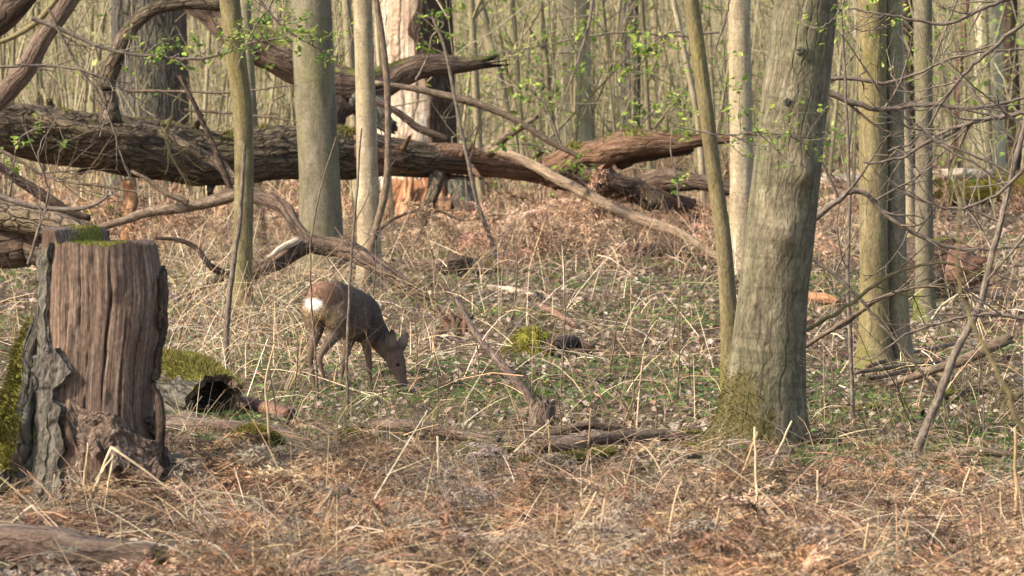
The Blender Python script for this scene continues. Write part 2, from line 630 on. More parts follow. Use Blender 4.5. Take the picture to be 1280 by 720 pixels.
def palette(cols, n, jit=0.12, rg=None, w=None):
    rg = rg or rng
    cols = np.asarray(cols)
    c = cols[rg.choice(len(cols), n, p=w)]
    return np.clip(c * (1 + rg.normal(0, jit, (n, 1))) * (1 + rg.normal(0, jit * 0.25, (n, 3))), 0.003, 0.95)


MOSS_C = [S(128, 122, 52), S(106, 104, 48), S(144, 134, 62), S(90, 86, 46), S(122, 106, 62)]


def moss_fuzz(g, n, length=0.02, width=0.006, cols=MOSS_C, seed=0, thr=0.3):
    rg = np.random.default_rng(100 + seed)
    f = g['f'][0]
    V, m = g['v'], g['moss']
    fm = m[f].mean(1)
    a = V[f[:, 1]] - V[f[:, 0]]; b = V[f[:, 3]] - V[f[:, 0]]
    ar = np.linalg.norm(np.cross(a, b), axis=1)
    w = ar * np.clip(fm - thr, 0, 1)
    if w.sum() <= 0:
        return {'v': np.zeros((0, 3)), 'f': []}
    k = rg.choice(len(f), n, p=w / w.sum())
    u, v = rg.random((n, 1)), rg.random((n, 1))
    q = f[k]
    p = (V[q[:, 0]] * (1 - u) + V[q[:, 1]] * u) * (1 - v) + (V[q[:, 3]] * (1 - u) + V[q[:, 2]] * u) * v
    nr = norm(g['n'][q].mean(1))
    d = norm(nr + rg.normal(0, 0.45, (n, 3)))
    L = length * (0.5 + rg.random(n))
    return blades(p - nr * 0.002, d, L, np.full(n, width), palette(cols, n, 0.2, rg), segs=1, droop=0.1, rg=rg, taper=0.15)


# ------------------------------------------------------------------ bare branching
def branch_paths(start, direc, length, radius, level, rg, nb=5, spread=0.7, up=0.25, k=6, wob=0.12, shrink=0.55, out=None):
    """recursive list of (path (k,3), radii (k))"""
    if out is None:
        out = []
    d = direc / np.linalg.norm(direc)
    P = np.zeros((k, 3)); P[0] = start
    st = length / (k - 1)
    cur = d.copy()
    for i in range(1, k):
        cur = cur + rg.normal(0, wob, 3) + np.array([0, 0, up * 0.12])
        cur /= np.linalg.norm(cur)
        P[i] = P[i - 1] + cur * st
    out.append((P, np.linspace(radius, radius * 0.35, k)))
    if level > 0:
        for j in range(nb):
            t = 0.2 + 0.8 * (j + rg.random()) / nb
            x = t * (k - 1); i = min(int(x), k - 2)
            p = P[i] + (P[i + 1] - P[i]) * (x - i)
            dd = norm(P[i + 1] - P[i]) + rg.normal(0, spread, 3)
            dd[2] += up * 0.4
            branch_paths(p, dd, length * shrink * (0.6 + 0.6 * rg.random()) * (1.1 - 0.5 * t), radius * (0.62 - 0.3 * t), level - 1, rg, max(2, nb - 1),
                         spread, up, k, wob, shrink, out)
    return out


def paths_geo(paths, sides=4):
    return vtubes(np.stack([p for p, r in paths]), np.stack([r for p, r in paths]), sides)


# ------------------------------------------------------------------ the ground
def build_ground():
    rows = np.concatenate([np.linspace(-25, 9, 18)[:-1], 9 * (60 / 9) ** np.linspace(0, 1, 420), np.linspace(60, 165, 70)[1:]])
    t = np.linspace(-1, 1, 231)
    x = []
    half = np.clip(rows, 9, 200) * 0.19 + 0.6
    X = half[:, None] * (t * 0.999)[None]
    outer = np.array([0.03, 0.12, 0.3, 0.6, 1.0])
    R_ = half[:, None] + outer[None] * (110 - half[:, None])
    X = np.concatenate([-R_[:, ::-1], X, R_], 1)
    Y = np.repeat(rows[:, None], X.shape[1], 1)
    Z = ground_z(X.ravel(), Y.ravel()).reshape(X.shape)
    V = np.stack([X, Y, Z], -1).reshape(-1, 3)
    r, c = X.shape
    i = np.arange(r * c).reshape(r, c)
    Fq = np.stack([i[:-1, :-1], i[:-1, 1:], i[1:, 1:], i[1:, :-1]], -1).reshape(-1, 4)
    o = obj('ground', {'v': V, 'f': [Fq]}, M['ground'], loc=(0, 0, 0))
    o['kind'] = 'structure'
    return o


build_ground()


# ------------------------------------------------------------------ trees
def flare(P, R, base_z, amt=0.35, h=0.18):
    z = np.clip(P[:, 2] - base_z, 0, None)
    return R * (1 + amt * np.exp(-z / h))


def tree(name, label, pts, mat, Y=None, top=9.0, sides=28, rings=70, moss=None, moss_n=0, crown=True, seed=0, rough=0.06, ridge=0.0,
         fl=0.4, bumps=(), cat='tree', group=None, crown_r=1.0, lean=None, ridge_freq=(18, 18, 2), crown_mat=None, buttress=0.0, limbs=()):
    """pts: (u, v, width) from the foot upwards, in picture pixels, at the tree's own distance"""
    rg = np.random.default_rng(1000 + seed)
    if Y is None:
        Y = ground_y(pts[0][0], pts[0][1])
    sc = 1 / ppm(Y)
    q = []
    for (u, v, w) in pts:
        p = at(u, v, Y)
        q.append([p[0], p[1], p[2], w * sc * 0.5])
    q = np.array(q)
    g0 = gz(q[0, 0], q[0, 1])
    q[0, 2] = g0
    # carry on upwards past the frame
    d = norm(q[-1, :3] - q[-2, :3])
    if lean is not None:
        d = norm(np.array(lean, float))
    zt = q[-1, 2]
    r = q[-1, 3]
    ext = []
    while zt < top:
        d = norm(d + rg.normal(0, 0.03, 3) + np.array([0, 0, 0.05]))
        last = ext[-1][:3] if ext else q[-1, :3]
        p = np.array(last) + d * 1.2
        r = r * 0.9
        ext.append([*p, r]); zt = p[2]
    below = np.array([[q[0, 0], q[0, 1], g0 - 0.12, q[0, 3] * 1.05]])
    allp = np.concatenate([below, q])
    # dense rings low down, few above the frame
    low = catmull(allp, rings)
    low[:, 3] = flare(low[:, :3], low[:, 3], g0, fl, 0.16)
    body = np.concatenate([low, np.array(ext)]) if ext else low
    P, R = body[:, :3], body[:, 3]
    g = vtubes(P[None], R[None], sides, cap=False)
    n = len(P) * sides
    cen = np.repeat(P, sides, 0)
    out = g['v'] - cen
    rr = np.linalg.norm(out, axis=1, keepdims=True)
    dn = out / rr
    fz = np.array([2.2, 2.2, 0.9])
    dd = 1 + rough * fbm(g['tube'] * fz + seed * 3.1, 3, seed)
    if ridge:
        dd = dd + ridge * (0.5 - np.abs(fbm(g['tube'] * np.array(ridge_freq) + seed, 3, seed + 3))) - ridge * 0.25
    if buttress:
        zz = np.clip(cen[:, 2] - g0, 0, None)
        th = np.arctan2(dn[:, 1], dn[:, 0])
        dd = dd + buttress * np.exp(-zz / 0.2) * (np.sin(th * 4 + seed) * 0.5 + 0.3 * np.sin(th * 7 + 2 * seed))
    g['v'] = cen + dn * rr * dd[:, None]
    for (u, v, rad, hgt) in bumps:
        c = at(u, v, Y) - np.array([0, np.interp(v, [p[1] for p in pts][::-1], [p[2] for p in pts][::-1]) * sc * 0.45, 0])
        dist = np.linalg.norm(g['v'] - c, axis=1)
        g['v'] += dn * (hgt * np.exp(-(dist / rad) ** 2))[:, None]
    g['n'] = dn
    g['moss'] = np.zeros(n) if moss is None else moss(g['v'] - np.array([q[0, 0], q[0, 1], g0]), dn)
    e = empty(name, (q[0, 0], q[0, 1], g0), label, cat, group)
    tr = obj('trunk', g, mat, e)
    if moss_n:
        obj('moss', moss_fuzz(g, moss_n, 0.014, 0.006, seed=seed, cols=[S(100, 88, 46), S(84, 78, 42), S(116, 104, 54)]), M['moss'], e, kind='stuff')
    for (u0, v0, u1, v1, w, dy) in limbs:
        a_, b_ = at(u0, v0, Y), at(u1, v1, Y + dy)
        obj('limb', paths_geo(branch_paths(a_, b_ - a_, np.linalg.norm(b_ - a_), w * sc * 0.5, 1, rg, nb=4, wob=0.06), 6), crown_mat or mat, e)
    if crown:
        ps = []
        for j in range(int(7 * crown_r) + 2):
            k = rings + int((0.35 + 0.65 * rg.random()) * (len(ext) - 1))
            a = rg.random() * 2 * np.pi
            ps += branch_paths(P[k], np.array([math.cos(a), math.sin(a), 0.5]), (1.4 + 1.6 * rg.random()) * crown_r, R[k] * 0.5, 2, rg, nb=5, up=0.5)
        obj('crown', paths_geo(ps, 4), crown_mat or mat, e)
    return e


def moss_low_left(p, n):
    z = p[:, 2]
    side = np.clip(0.35 - n[:, 0] * 1.0 - n[:, 1] * 0.3, 0, 1.3)
    return np.clip(side * np.clip(1.35 - z / 0.42, 0, 1) + 0.25 * np.clip(1 - z / 0.2, 0, 1), 0, 1)


def moss_foot(p, n):
    return np.clip(1.1 - p[:, 2] / 0.35, 0, 1) * np.clip(0.6 - n[:, 0] * 0.6, 0, 1)


grey = tree('grey_tree', 'thick leaning grey tree with knotted bark and mossy foot, nearest standing tree',
     [(948, 562, 122), (950, 540, 108), (956, 480, 97), (965, 380, 87), (974, 300, 87), (985, 200, 84), (997, 100, 81), (1009, 0, 77)],
     M['grey_bark'], sides=64, rings=150, moss=moss_low_left, moss_n=3500, seed=1, rough=0.07, fl=0.22, buttress=0.10, top=11,
     bumps=[(976, 290, 0.085, 0.05), (1003, 216, 0.065, 0.035), (985, 130, 0.05, 0.018), (1000, 66, 0.04, 0.014), (960, 330, 0.10, 0.012), (945, 108, 0.04, 0.012)])
for k, (u, v, r_) in enumerate([(1001, 214, 0.034), (972, 287, 0.034), (984, 128, 0.017), (1001, 64, 0.014)]):
    Yk = ground_y(948, 562)
    c_ = at(u, v, Yk - 0.168)
    q_ = np.array([[*(c_ + np.array([0, 0.06, 0])), r_ * 1.6], [*(c_ + np.array([0, 0.005, 0])), r_ * 1.25], [*(c_ + np.array([0, -0.012, 0])), r_ * 0.9], [*(c_ + np.array([0, 0.004, 0])), r_ * 0.3]])
    obj('knot', big_tube(q_, 16, 18, 0.45, seed=k + 800, ridge=0.4), M['furrow_bark'], grey)
tree('sapling', 'slim olive sapling curving up close against the left side of the thick grey tree',
     [(913, 470, 26), (913, 430, 24), (909, 360, 21), (903, 290, 20), (893, 220, 19), (884, 150, 19), (875, 80, 19), (864, 0, 19)],
     M['olive_bark'], Y=19.3, sides=16, rings=60, seed=2, moss=moss_foot, fl=0.15, top=6, crown_r=0.4)
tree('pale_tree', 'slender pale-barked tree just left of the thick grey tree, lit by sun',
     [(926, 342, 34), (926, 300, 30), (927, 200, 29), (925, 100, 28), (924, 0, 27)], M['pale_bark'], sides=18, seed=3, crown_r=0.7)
e = tree('twin_tree', 'twin-stemmed tree with one yellow-green and one grey trunk joined at the foot',
         [(1094, 463, 50), (1093, 440, 40), (1092, 380, 36), (1092, 240, 36), (1091, 120, 36), (1090, 0, 36)], M['olive_bark'], sides=26, seed=4,
         moss=moss_foot, fl=0.35, buttress=0.1)
Yd = ground_y(1094, 463) + 0.09
q2 = [[*at(u, v, Yd), w / ppm(Yd) / 2] for u, v, w in [(1128, 445, 30), (1124, 400, 26), (1119, 240, 25), (1117, 100, 25), (1114, 0, 24), (1110, -200, 22)]]
g2 = big_tube(np.array(q2), 60, 22, rough=0.06, seed=41, cap=False)
obj('trunk', g2, M['beech_bark'], e)['label'] = 'grey second trunk'
tree('grey_tree', 'straight slim grey tree in front of the red-ended log at right',
     [(1158, 404, 30), (1156, 370, 23), (1155, 240, 22), (1155, 120, 22), (1154, 0, 22)], M['beech_bark'], sides=18, seed=5, moss=moss_foot, moss_n=500, crown_r=0.7)
tree('pale_tree', 'thin leaning birch-pale tree between the twin-stemmed tree and the slim grey tree',
     [(1140, 330, 15), (1138, 270, 13), (1134, 180, 11), (1127, 100, 10), (1123, 0, 9)], M['pale_bark'], sides=10, seed=6, crown_r=0.6)
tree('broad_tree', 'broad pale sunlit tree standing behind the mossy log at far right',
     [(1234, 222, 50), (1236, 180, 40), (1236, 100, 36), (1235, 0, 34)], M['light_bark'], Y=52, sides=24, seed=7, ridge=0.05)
tree('dark_tree', 'dark furrowed tree at the right edge beside the broad pale tree',
     [(1266, 226, 26), (1265, 150, 22), (1263, 60, 20), (1262, 0, 20)], M['brown_bark'], Y=54, sides=18, seed=8)
tree('grey_tree', 'thick straight smooth grey tree behind the deer with a dead bough across its foot',
     [(402, 345, 62), (402, 325, 56), (400, 240, 52), (394, 120, 50), (389, 0, 49)], M['beech_bark'], sides=30, rings=80, seed=9, fl=0.2, moss_n=0)
tree('pale_tree', 'slim straight tan tree with smooth bark just right of the smooth grey tree',
     [(463, 362, 36), (462, 330, 31), (460, 240, 28), (457, 120, 25), (453, 0, 23)], M['pale_bark'], sides=22, rings=70, seed=10, fl=0.2, crown_r=0.7)
tree('sapling', 'thin crooked grey stem close beside the slim tan tree',
     [(458, 340, 10), (464, 310, 10), (473, 275, 9), (482, 236, 9), (485, 190, 8), (484, 110, 8), (478, 50, 8), (470, 0, 8)],
     M['twig'], Y=30.2, sides=8, seed=11, crown_r=0.4, top=5, fl=0.1)
tree('sapling', 'slim yellow-olive tree left of the smooth grey tree, sunlit on its left',
     [(302, 388, 30), (302, 350, 27), (305, 250, 25), (304, 150, 25), (296, 80, 26), (287, 0, 26)], M['olive_bark'], sides=18, seed=12, fl=0.2, crown_r=0.6)
tree('sapling', 'slim dark stem right behind the slim yellow-olive tree',
     [(326, 312, 17), (323, 270, 15), (317, 180, 15), (311, 90, 15), (306, 0, 14)], M['beech_bark'], sides=12, seed=13, crown_r=0.6)
tree('oak_tree', 'very broad blue-grey oak with deeply furrowed bark behind the fallen trunk at upper left',
     [(190, 285, 120), (188, 220, 104), (187, 120, 96), (186, 0, 92)], M['furrow_bark'], Y=47, sides=60, rings=90, seed=14, ridge=0.07, ridge_freq=(9, 9, 1.0))
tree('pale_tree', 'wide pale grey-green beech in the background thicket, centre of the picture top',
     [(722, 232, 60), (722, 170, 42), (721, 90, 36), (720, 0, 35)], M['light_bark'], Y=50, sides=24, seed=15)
tree('pale_tree', 'slim leaning tan tree in the thicket right of the bleached dead oak',
     [(645, 222, 16), (641, 178, 15), (631, 130, 14), (621, 90, 14), (609, 40, 13), (598, 0, 13)], M['pale_bark'], Y=48, sides=12, seed=16, crown_r=0.7)
tree('dark_tree', 'dark grey tree in the background thicket right of the wide pale beech',
     [(792, 225, 30), (790, 170, 25), (788, 80, 24), (786, 0, 24)], M['furrow_bark'], Y=57, sides=16, seed=17)
tree('pale_tree', 'very thin pale stem between the curved olive sapling and slender pale tree',
     [(886, 330, 12), (880, 250, 9), (872, 150, 8), (850, 40, 7), (842, 0, 7)], M['pale_bark'], Y=41, sides=8, seed=18, crown_r=0.5)
tree('dark_tree', 'dark brown tree behind the thin birch-pale tree at upper right',
     [(1140, 240, 24), (1136, 150, 17), (1134, 60, 16), (1133, 0, 16)], M['brown_bark'], Y=50, sides=14, seed=19)
tree('dark_tree', 'reddish snapped thin tree in the thicket left of the broad pale sunlit tree',
     [(1196, 215, 12), (1197, 120, 10), (1203, 50, 9), (1208, 0, 9)], M['red_wood'], Y=50, sides=10, seed=20)


# ------------------------------------------------------------------ the bleached dead oak
def dead_oak():
    Y = 44.5
    sc = 1 / ppm(Y)
    c = at(522, 276, Y)
    g0 = gz(c[0], c[1])
    e = empty('dead_oak', (c[0], c[1], g0), 'big dead oak with bleached barkless sunlit left side and dark bark on the right', 'tree')
    pts = np.array([[*at(u, v, Y), w * sc / 2] for u, v, w in [(528, 292, 112), (524, 240, 98), (520, 170, 92), (518, 90, 90), (516, 0, 88), (514, -120, 86), (510, -420, 80)]])
    g = big_tube(pts, 110, 64, rough=0.10, freq=(2.5, 2.5, 0.6), seed=60, ridge=0.12, ridge_freq=(8, 8, 0.5), cap=False)
    obj('bare_wood', g, M['pale_wood'], e)
    # bark shell on the shaded right side: a strip of the same trunk, thicker
    rings, sides = 100, 40
    q = catmull(pts, rings)
    th = np.linspace(-1.75, 1.05, sides)      # angle from the right-hand side, towards the camera is negative
    s = np.linspace(0, 1, rings)
    TH, SS = np.meshgrid(th, s)
    edge = 0.35 * fbm(np.stack([SS.ravel() * 14, SS.ravel() * 0, SS.ravel() * 0 + 2], 1), 3, 5).reshape(SS.shape)
    TH = np.where(TH < 0, TH * (0.80 + edge), TH)
    rad = q[:, 3][:, None] * (1.10 + 0.06 * fbm(np.stack([TH.ravel() * 7, SS.ravel() * 9, SS.ravel() * 0], 1), 3, 6).reshape(SS.shape))
    V = np.stack([q[:, 0][:, None] + rad * np.cos(TH), q[:, 1][:, None] + rad * np.sin(TH), np.repeat(q[:, 2][:, None], sides, 1)], -1)
    Vi = np.stack([q[:, 0][:, None] + rad * 0.9 * np.cos(TH), q[:, 1][:, None] + rad * 0.9 * np.sin(TH), np.repeat(q[:, 2][:, None], sides, 1)], -1)
    i = np.arange(rings * sides).reshape(rings, sides); m = rings * sides
    fq = np.stack([i[:-1, :-1], i[:-1, 1:], i[1:, 1:], i[1:, :-1]], -1).reshape(-1, 4)
    ed = np.stack([i[:-1, 0], i[1:, 0], i[1:, 0] + m, i[:-1, 0] + m], -1)
    tb = np.stack([rad * np.cos(TH), rad * np.sin(TH), SS * 9], -1).reshape(-1, 3)
    obj('bark', {'v': np.concatenate([V.reshape(-1, 3), Vi.reshape(-1, 3)]), 'f': [np.concatenate([fq, fq[:, ::-1] + m, ed])],
                 'tube': np.concatenate([tb, tb]), 'moss': np.zeros(2 * m)}, M['brown_bark'], e)
    _r = np.random.default_rng(4)
    for k in range(16):
        b0 = at(474 + 84 * _r.random(), 296, Y - 0.75 - 0.3 * _r.random()); b0[2] = gz(b0[0], b0[1]) - 0.05
        tp = b0 + np.array([_r.normal(0, 0.10), 0.25 + _r.normal(0, 0.05), 0.35 + 0.55 * _r.random()])
        obj('splinter', big_tube(np.array([[*b0, 0.09], [*(b0 * 0.5 + tp * 0.5), 0.07], [*tp, 0.015]]), 12, 8, 0.3, seed=k + 700, ridge=0.3), M['orange_wood'], e)
    # roots and rotten orange foot
    for (u0, v0, w0, u1, v1, w1, mt) in [(560, 225, 40, 592, 285, 18, 'furrow_bark'), (500, 235, 34, 470, 290, 16, 'orange_wood'), (530, 240, 46, 536, 296, 30, 'orange_wood')]:
        a, b = at(u0, v0, Y - 0.45), at(u1, v1, Y - 0.9)
        b[2] = gz(b[0], b[1]) - 0.05
        gg = big_tube(np.array([[*a, w0 * sc / 2], [*(a * 0.5 + b * 0.5), (w0 * 0.42 + w1 * 0.1) * sc], [*b, w1 * sc / 2]]), 26, 18, rough=0.15, seed=int(u0), ridge=0.1)
        obj('root', gg, M[mt], e)


dead_oak()


# ------------------------------------------------------------------ logs and fallen wood
def top_moss(lo=0.2, hi=0.9, patch=1.2, seed=0, amt=1.0):
    def f(g):
        return np.clip((g['n'][:, 2] - lo) / (hi - lo), 0, 1) * np.clip(0.6 + patch * fbm(g['v'] * 3.0 + seed, 3, seed), 0, 1) * amt
    return f


def path_from(pts, Y):
    """pts (u,v,width[,Y]) -> rows x y z r"""
    out = []
    for p in pts:
        y = p[3] if len(p) > 3 else Y
        out.append([*at(p[0], p[1], y), p[2] / ppm(y) / 2])
    return np.array(out)


def ground_path(pts, sink=-0.4):
    out = []
    for u, v, w in pts:
        Y = ground_y(u, v + w * 0.35)
        p = at(u, v, Y)
        r = w / ppm(Y) / 2
        out.append([p[0], p[1], gz(p[0], p[1]) + r * (1 - sink), r])
    return np.array(out)


def log(name, label, path, mat, rings=50, sides=20, rough=0.12, ridge=0.08, seed=0, moss=None, moss_n=0, cat='log', group=None, ragged=(0.05, 0.05),
        stubs=(), end_mat=None, mlen=0.022, ridge_freq=(16, 16, 2), wobble=0.15):
    g = big_tube(path, rings, sides, rough=rough, seed=seed, ridge=ridge, ragged=ragged, ridge_freq=ridge_freq, wobble=wobble)
    if moss:
        g['moss'] = moss(g)
    c = path[:, :3].mean(0)
    base = np.array([c[0], c[1], gz(c[0], c[1])])
    e = empty(name, base, label, cat, group)
    obj('bark', g, mat, e)
    if moss_n:
        obj('moss', moss_fuzz(g, moss_n, mlen, 0.007, seed=seed), M['moss'], e, kind='stuff')
    for st in stubs:
        gs = big_tube(np.array(st), 14, 8, rough=0.12, seed=seed + 3, wobble=0.3)
        obj('stub', gs, mat, e)
    return e


# the main fallen trunk
main_pts = [(-120, 150, 62, 33.6), (-20, 160, 64, 34.0), (100, 172, 69, 34.4), (200, 186, 73, 34.8), (300, 199, 68, 35.2), (430, 190, 58, 35.8), (550, 200, 42, 36.3), (640, 210, 34, 36.7),
            (720, 225, 31, 37.0), (790, 240, 29, 37.3), (850, 258, 26, 37.6)]
mp = path_from(main_pts, 35)
g = big_tube(mp[:7], 300, 110, rough=0.14, freq=(2.4, 2.4, 0.9), seed=70, ridge=0.18, ridge_freq=(13, 13, 3.2), ragged=(0, 0.5), wobble=0.12, cap=False)
g['moss'] = top_moss(0.3, 0.9, 1.4, 2, 0.55)(g)
mq = mp[5:].copy(); mq[:, 3] *= 0.93
g_bare = big_tube(mq, 160, 60, rough=0.2, freq=(2.4, 2.4, 0.9), seed=171, ridge=0.25, ridge_freq=(14, 14, 0.9), ragged=(0, 0.4), wobble=0.1)
fallen = empty('fallen_tree', (mp[5, 0], mp[5, 1], gz(mp[5, 0], mp[5, 1])), 'huge fallen trunk with furrowed brown bark lying across the whole left half', 'log')
obj('bark', g, M['log_bark'], fallen)
obj('bare_wood', g_bare, M['trunk_wood'], fallen)['label'] = 'barkless red-brown right half of the fallen trunk'
obj('moss', moss_fuzz(g, 3500, 0.03, 0.012, seed=70), M['moss'], fallen, kind='stuff')


def limb(parent, pts, Y, mat, rings=30, sides=12, seed=0, name='limb', rough=0.12, ridge=0.06, moss=None, moss_n=0, ragged=(0, 0.06), wob=0.3):
    g = big_tube(path_from(pts, Y), rings, sides, rough=rough, seed=seed, ridge=ridge, wobble=wob, ragged=ragged, ridge_freq=(22, 22, 1.0))
    if moss:
        g['moss'] = moss(g)
    o = obj(name, g, M[mat], parent)
    if moss_n:
        obj('moss', moss_fuzz(g, moss_n, 0.03, 0.011, seed=seed), M['moss'], o, kind='stuff')
    return o


for k, (u0, v0, u1, v1, w) in enumerate([(70, 150, 62, 128, 14), (238, 172, 250, 148, 12), (268, 215, 262, 240, 16), (340, 190, 352, 170, 11), (500, 190, 512, 172, 9), (575, 196, 590, 182, 9), (585, 205, 600, 222, 10), (660, 205, 676, 192, 8), (120, 190, 104, 214, 13)]):
    limb(fallen, [(u0, v0, w, 34.6 + u0 / 330), ((u0 + u1) / 2, (v0 + v1) / 2, w * 0.8, 34.3 + u0 / 330), (u1, v1, w * 0.5, 34.1 + u0 / 330)], 35, 'log_bark' if u0 < 450 else 'trunk_wood', 14, 10, 880 + k, 'stub', 0.3, 0.3, ragged=(0, 0.12))
limb(fallen, [(690, 214, 38, 36.6), (730, 200, 34, 36.4), (765, 183, 34, 36.2), (800, 178, 32, 36.1), (850, 180, 20, 36.0), (885, 176, 14, 36.0), (914, 172, 10, 36.0)], 36.3, 'trunk_wood', 80, 44, 71,
     'broken_fork', 0.35, 0.5, top_moss(0.2, 0.8, 1.8, 4, 0.8), 900, (0, 0.25))
limb(fallen, [(775, 196, 28, 36.4), (815, 192, 14, 36.2), (860, 188, 9, 36.1)], 36.3, 'brown_bark', 26, 12, 72, 'splinter', 0.3, 0.2)
limb(fallen, [(612, 190, 16, 36.2), (632, 172, 12, 36), (650, 160, 9, 35.9), (668, 148, 5, 35.8)], 36, 'twig', 20, 8, 73)
limb(fallen, [(200, 165, 12, 34.0), (255, 195, 14, 33.7), (300, 225, 14, 33.5), (330, 245, 9, 33.3)], 34, 'log_bark', 24, 10, 74)
limb(fallen, [(45, 148, 16, 33.9), (90, 158, 16, 33.8), (140, 166, 14, 33.8), (182, 173, 7, 33.9)], 34, 'log_bark', 24, 10, 75)
limb(fallen, [(160, 222, 18, 34.4), (164, 250, 15, 34.4), (160, 285, 16, 34.4), (160, 312, 20, 34.4)], 34.4, 'orange_wood', 24, 12, 76, 'prop')
limb(fallen, [(548, 218, 22, 36.2), (540, 245, 17, 36.0), (527, 280, 14, 35.8), (524, 322, 13, 35.6)], 36, 'log_bark', 24, 12, 77, 'prop', moss=None)
limb(fallen, [(805, 235, 34, 37.6), (850, 226, 24, 37.4), (893, 232, 18, 37.2), (940, 243, 14, 37.1)], 37, 'brown_bark', 24, 14, 78, 'root_plate', 0.3, 0.25)
limb(fallen, [(752, 205, 20, 36.9), (772, 228, 24, 37.0), (812, 246, 26, 37.1), (836, 264, 16, 37.1)], 37, 'brown_bark', 24, 14, 79, 'root_plate', 0.35, 0.25)

e = log('fallen_limb', 'long pale barkless limb sloping down from the fallen trunk to the ground at right',
        path_from([(618, 186, 11, 35.9), (660, 203, 13, 35.4), (705, 228, 14, 34.9), (760, 256, 14, 34.3), (810, 277, 14, 33.7), (850, 293, 12, 33.3), (897, 322, 9, 32.8)], 36), M['grey_wood'],
        60, 14, 0.08, 0.04, 80, cat='branch')
log('broken_branch', 'thin dead branch slanting from behind the tan tree over the fallen trunk',
    path_from([(470, 103, 6), (520, 112, 8), (570, 122, 10), (600, 131, 10), (640, 148, 8), (690, 178, 8), (725, 196, 6)], 35.6), M['twig'], 40, 8, 0.12, 0, 81, cat='branch')
log('broken_branch', 'short dark branch propped on the fallen trunk below the bleached oak',
    path_from([(470, 128, 6), (500, 142, 9), (522, 160, 10), (560, 174, 8)], 35.4), M['brown_bark'], 26, 8, 0.15, 0, 82, cat='branch')

# the upper fallen trunk with the rotten break
up1 = path_from([(255, 12, 34), (300, 38, 40), (345, 66, 44), (395, 92, 46), (440, 106, 44), (500, 92, 32), (545, 86, 26), (598, 78, 14)], 37.8)
e = log('fallen_tree', 'upper rotten trunk with dark hollow underside hung behind the grey and tan trees', up1, M['brown_bark'], 110, 26, 0.22, 0.25, 83,
        top_moss(0.0, 0.7, 1.2, 5, 0.8), 1500, ragged=(0.25, 0.3), mlen=0.03, wobble=0.35)
limb(e, [(455, 120, 40, 37.7), (470, 140, 34, 37.6), (492, 158, 18, 37.5)], 37.6, 'furrow_bark', 20, 14, 84, 'broken_slab', 0.25, 0.3)
limb(e, [(430, 130, 30, 37.5), (420, 150, 22, 37.4), (424, 170, 8, 37.3)], 37.6, 'brown_bark', 20, 12, 85, 'splinter', 0.25, 0.3)
log('arched_branch', 'thick curved grey branch arching up out of the fallen trunk at upper left',
    path_from([(140, 150, 30), (134, 112, 24), (140, 84, 22), (153, 52, 20), (170, 28, 18), (195, 10, 17), (235, 5, 16), (275, 6, 17)], 34.1), M['log_bark'], 70, 16, 0.1, 0.06, 86,
    top_moss(0.1, 0.8, 1.5, 3, 0.35), cat='branch')
log('broken_branch', 'pale leaning dead branch rising from the fallen trunk near the left edge',
    path_from([(-30, 148, 28), (5, 118, 26), (34, 82, 25), (60, 40, 24), (84, 4, 22), (120, -50, 20)], 33.0), M['rot_wood'], 60, 16, 0.12, 0.1, 87,
    top_moss(0.2, 0.8, 2.0, 6, 0.7), 300, cat='branch')
log('broken_branch', 'dark thick trunk crossing the top left corner',
    path_from([(-40, 52, 40), (0, 22, 38), (30, -10, 36), (70, -60, 34)], 32.0), M['brown_bark'], 40, 18, 0.12, 0.15, 88, cat='branch')
log('broken_branch', 'thin yellowish branch crossing the pale leaning branch at the left edge',
    path_from([(-10, 56, 6), (20, 44, 7), (45, 28, 8), (62, 10, 7), (80, -12, 6)], 31.6), M['olive_bark'], 30, 8, 0.1, 0, 89, cat='branch')

# dead bough in front of the smooth grey tree
Yb = 29.3
e = log('dead_bough', 'crooked dead bough leaning down past the smooth grey tree towards the deer',
        path_from([(250, 254, 10, 30.2), (292, 243, 14, 30), (330, 250, 18, 29.6), (356, 262, 17, 29.4), (372, 286, 17, 29.2), (390, 305, 22, 29.1), (425, 310, 26, 29), (455, 323, 24, 28.8), (485, 342, 20, 28.5), (532, 374, 12, 28.3)], Yb),
        M['brown_bark'], 90, 16, 0.12, 0.08, 90, cat='branch')
limb(e, [(392, 306, 18, 29.1), (365, 316, 20, 29.0), (340, 330, 20, 28.9), (318, 340, 18, 28.8), (300, 346, 12, 28.7), (278, 340, 10, 28.7), (262, 330, 8, 28.6), (246, 310, 7, 28.6), (222, 300, 6, 28.6), (196, 298, 4, 28.6)], Yb, 'brown_bark', 60, 10, 91)
limb(e, [(286, 342, 9, 28.7), (268, 352, 8, 28.6), (250, 362, 5, 28.5), (236, 368, 3, 28.4)], Yb, 'brown_bark', 20, 8, 92)
limb(e, [(372, 300, 12, 29.0), (355, 308, 9, 28.9), (335, 322, 6, 28.8)], Yb, 'pale_wood', 20, 8, 93)
e = log('dead_branch', 'long low dead branch reaching from behind the stump top up to the fallen trunk',
        path_from([(110, 288, 8), (150, 277, 10), (195, 264, 13), (240, 258, 13), (280, 248, 14), (310, 240, 10)], 29.8), M['twig'], 50, 10, 0.15, 0, 94, cat='branch')
limb(e, [(235, 255, 8), (205, 240, 7), (190, 228, 6), (170, 217, 4)], 29.7, 'twig', 20, 7, 95)
log('dead_branch', 'thin dark branch slanting in front of the fallen trunk left of the yellow-olive tree',
    path_from([(226, 98, 5), (245, 135, 6), (262, 172, 7), (280, 215, 8), (290, 240, 7)], 31.0), M['brown_bark'], 36, 8, 0.1, 0, 96, cat='branch')
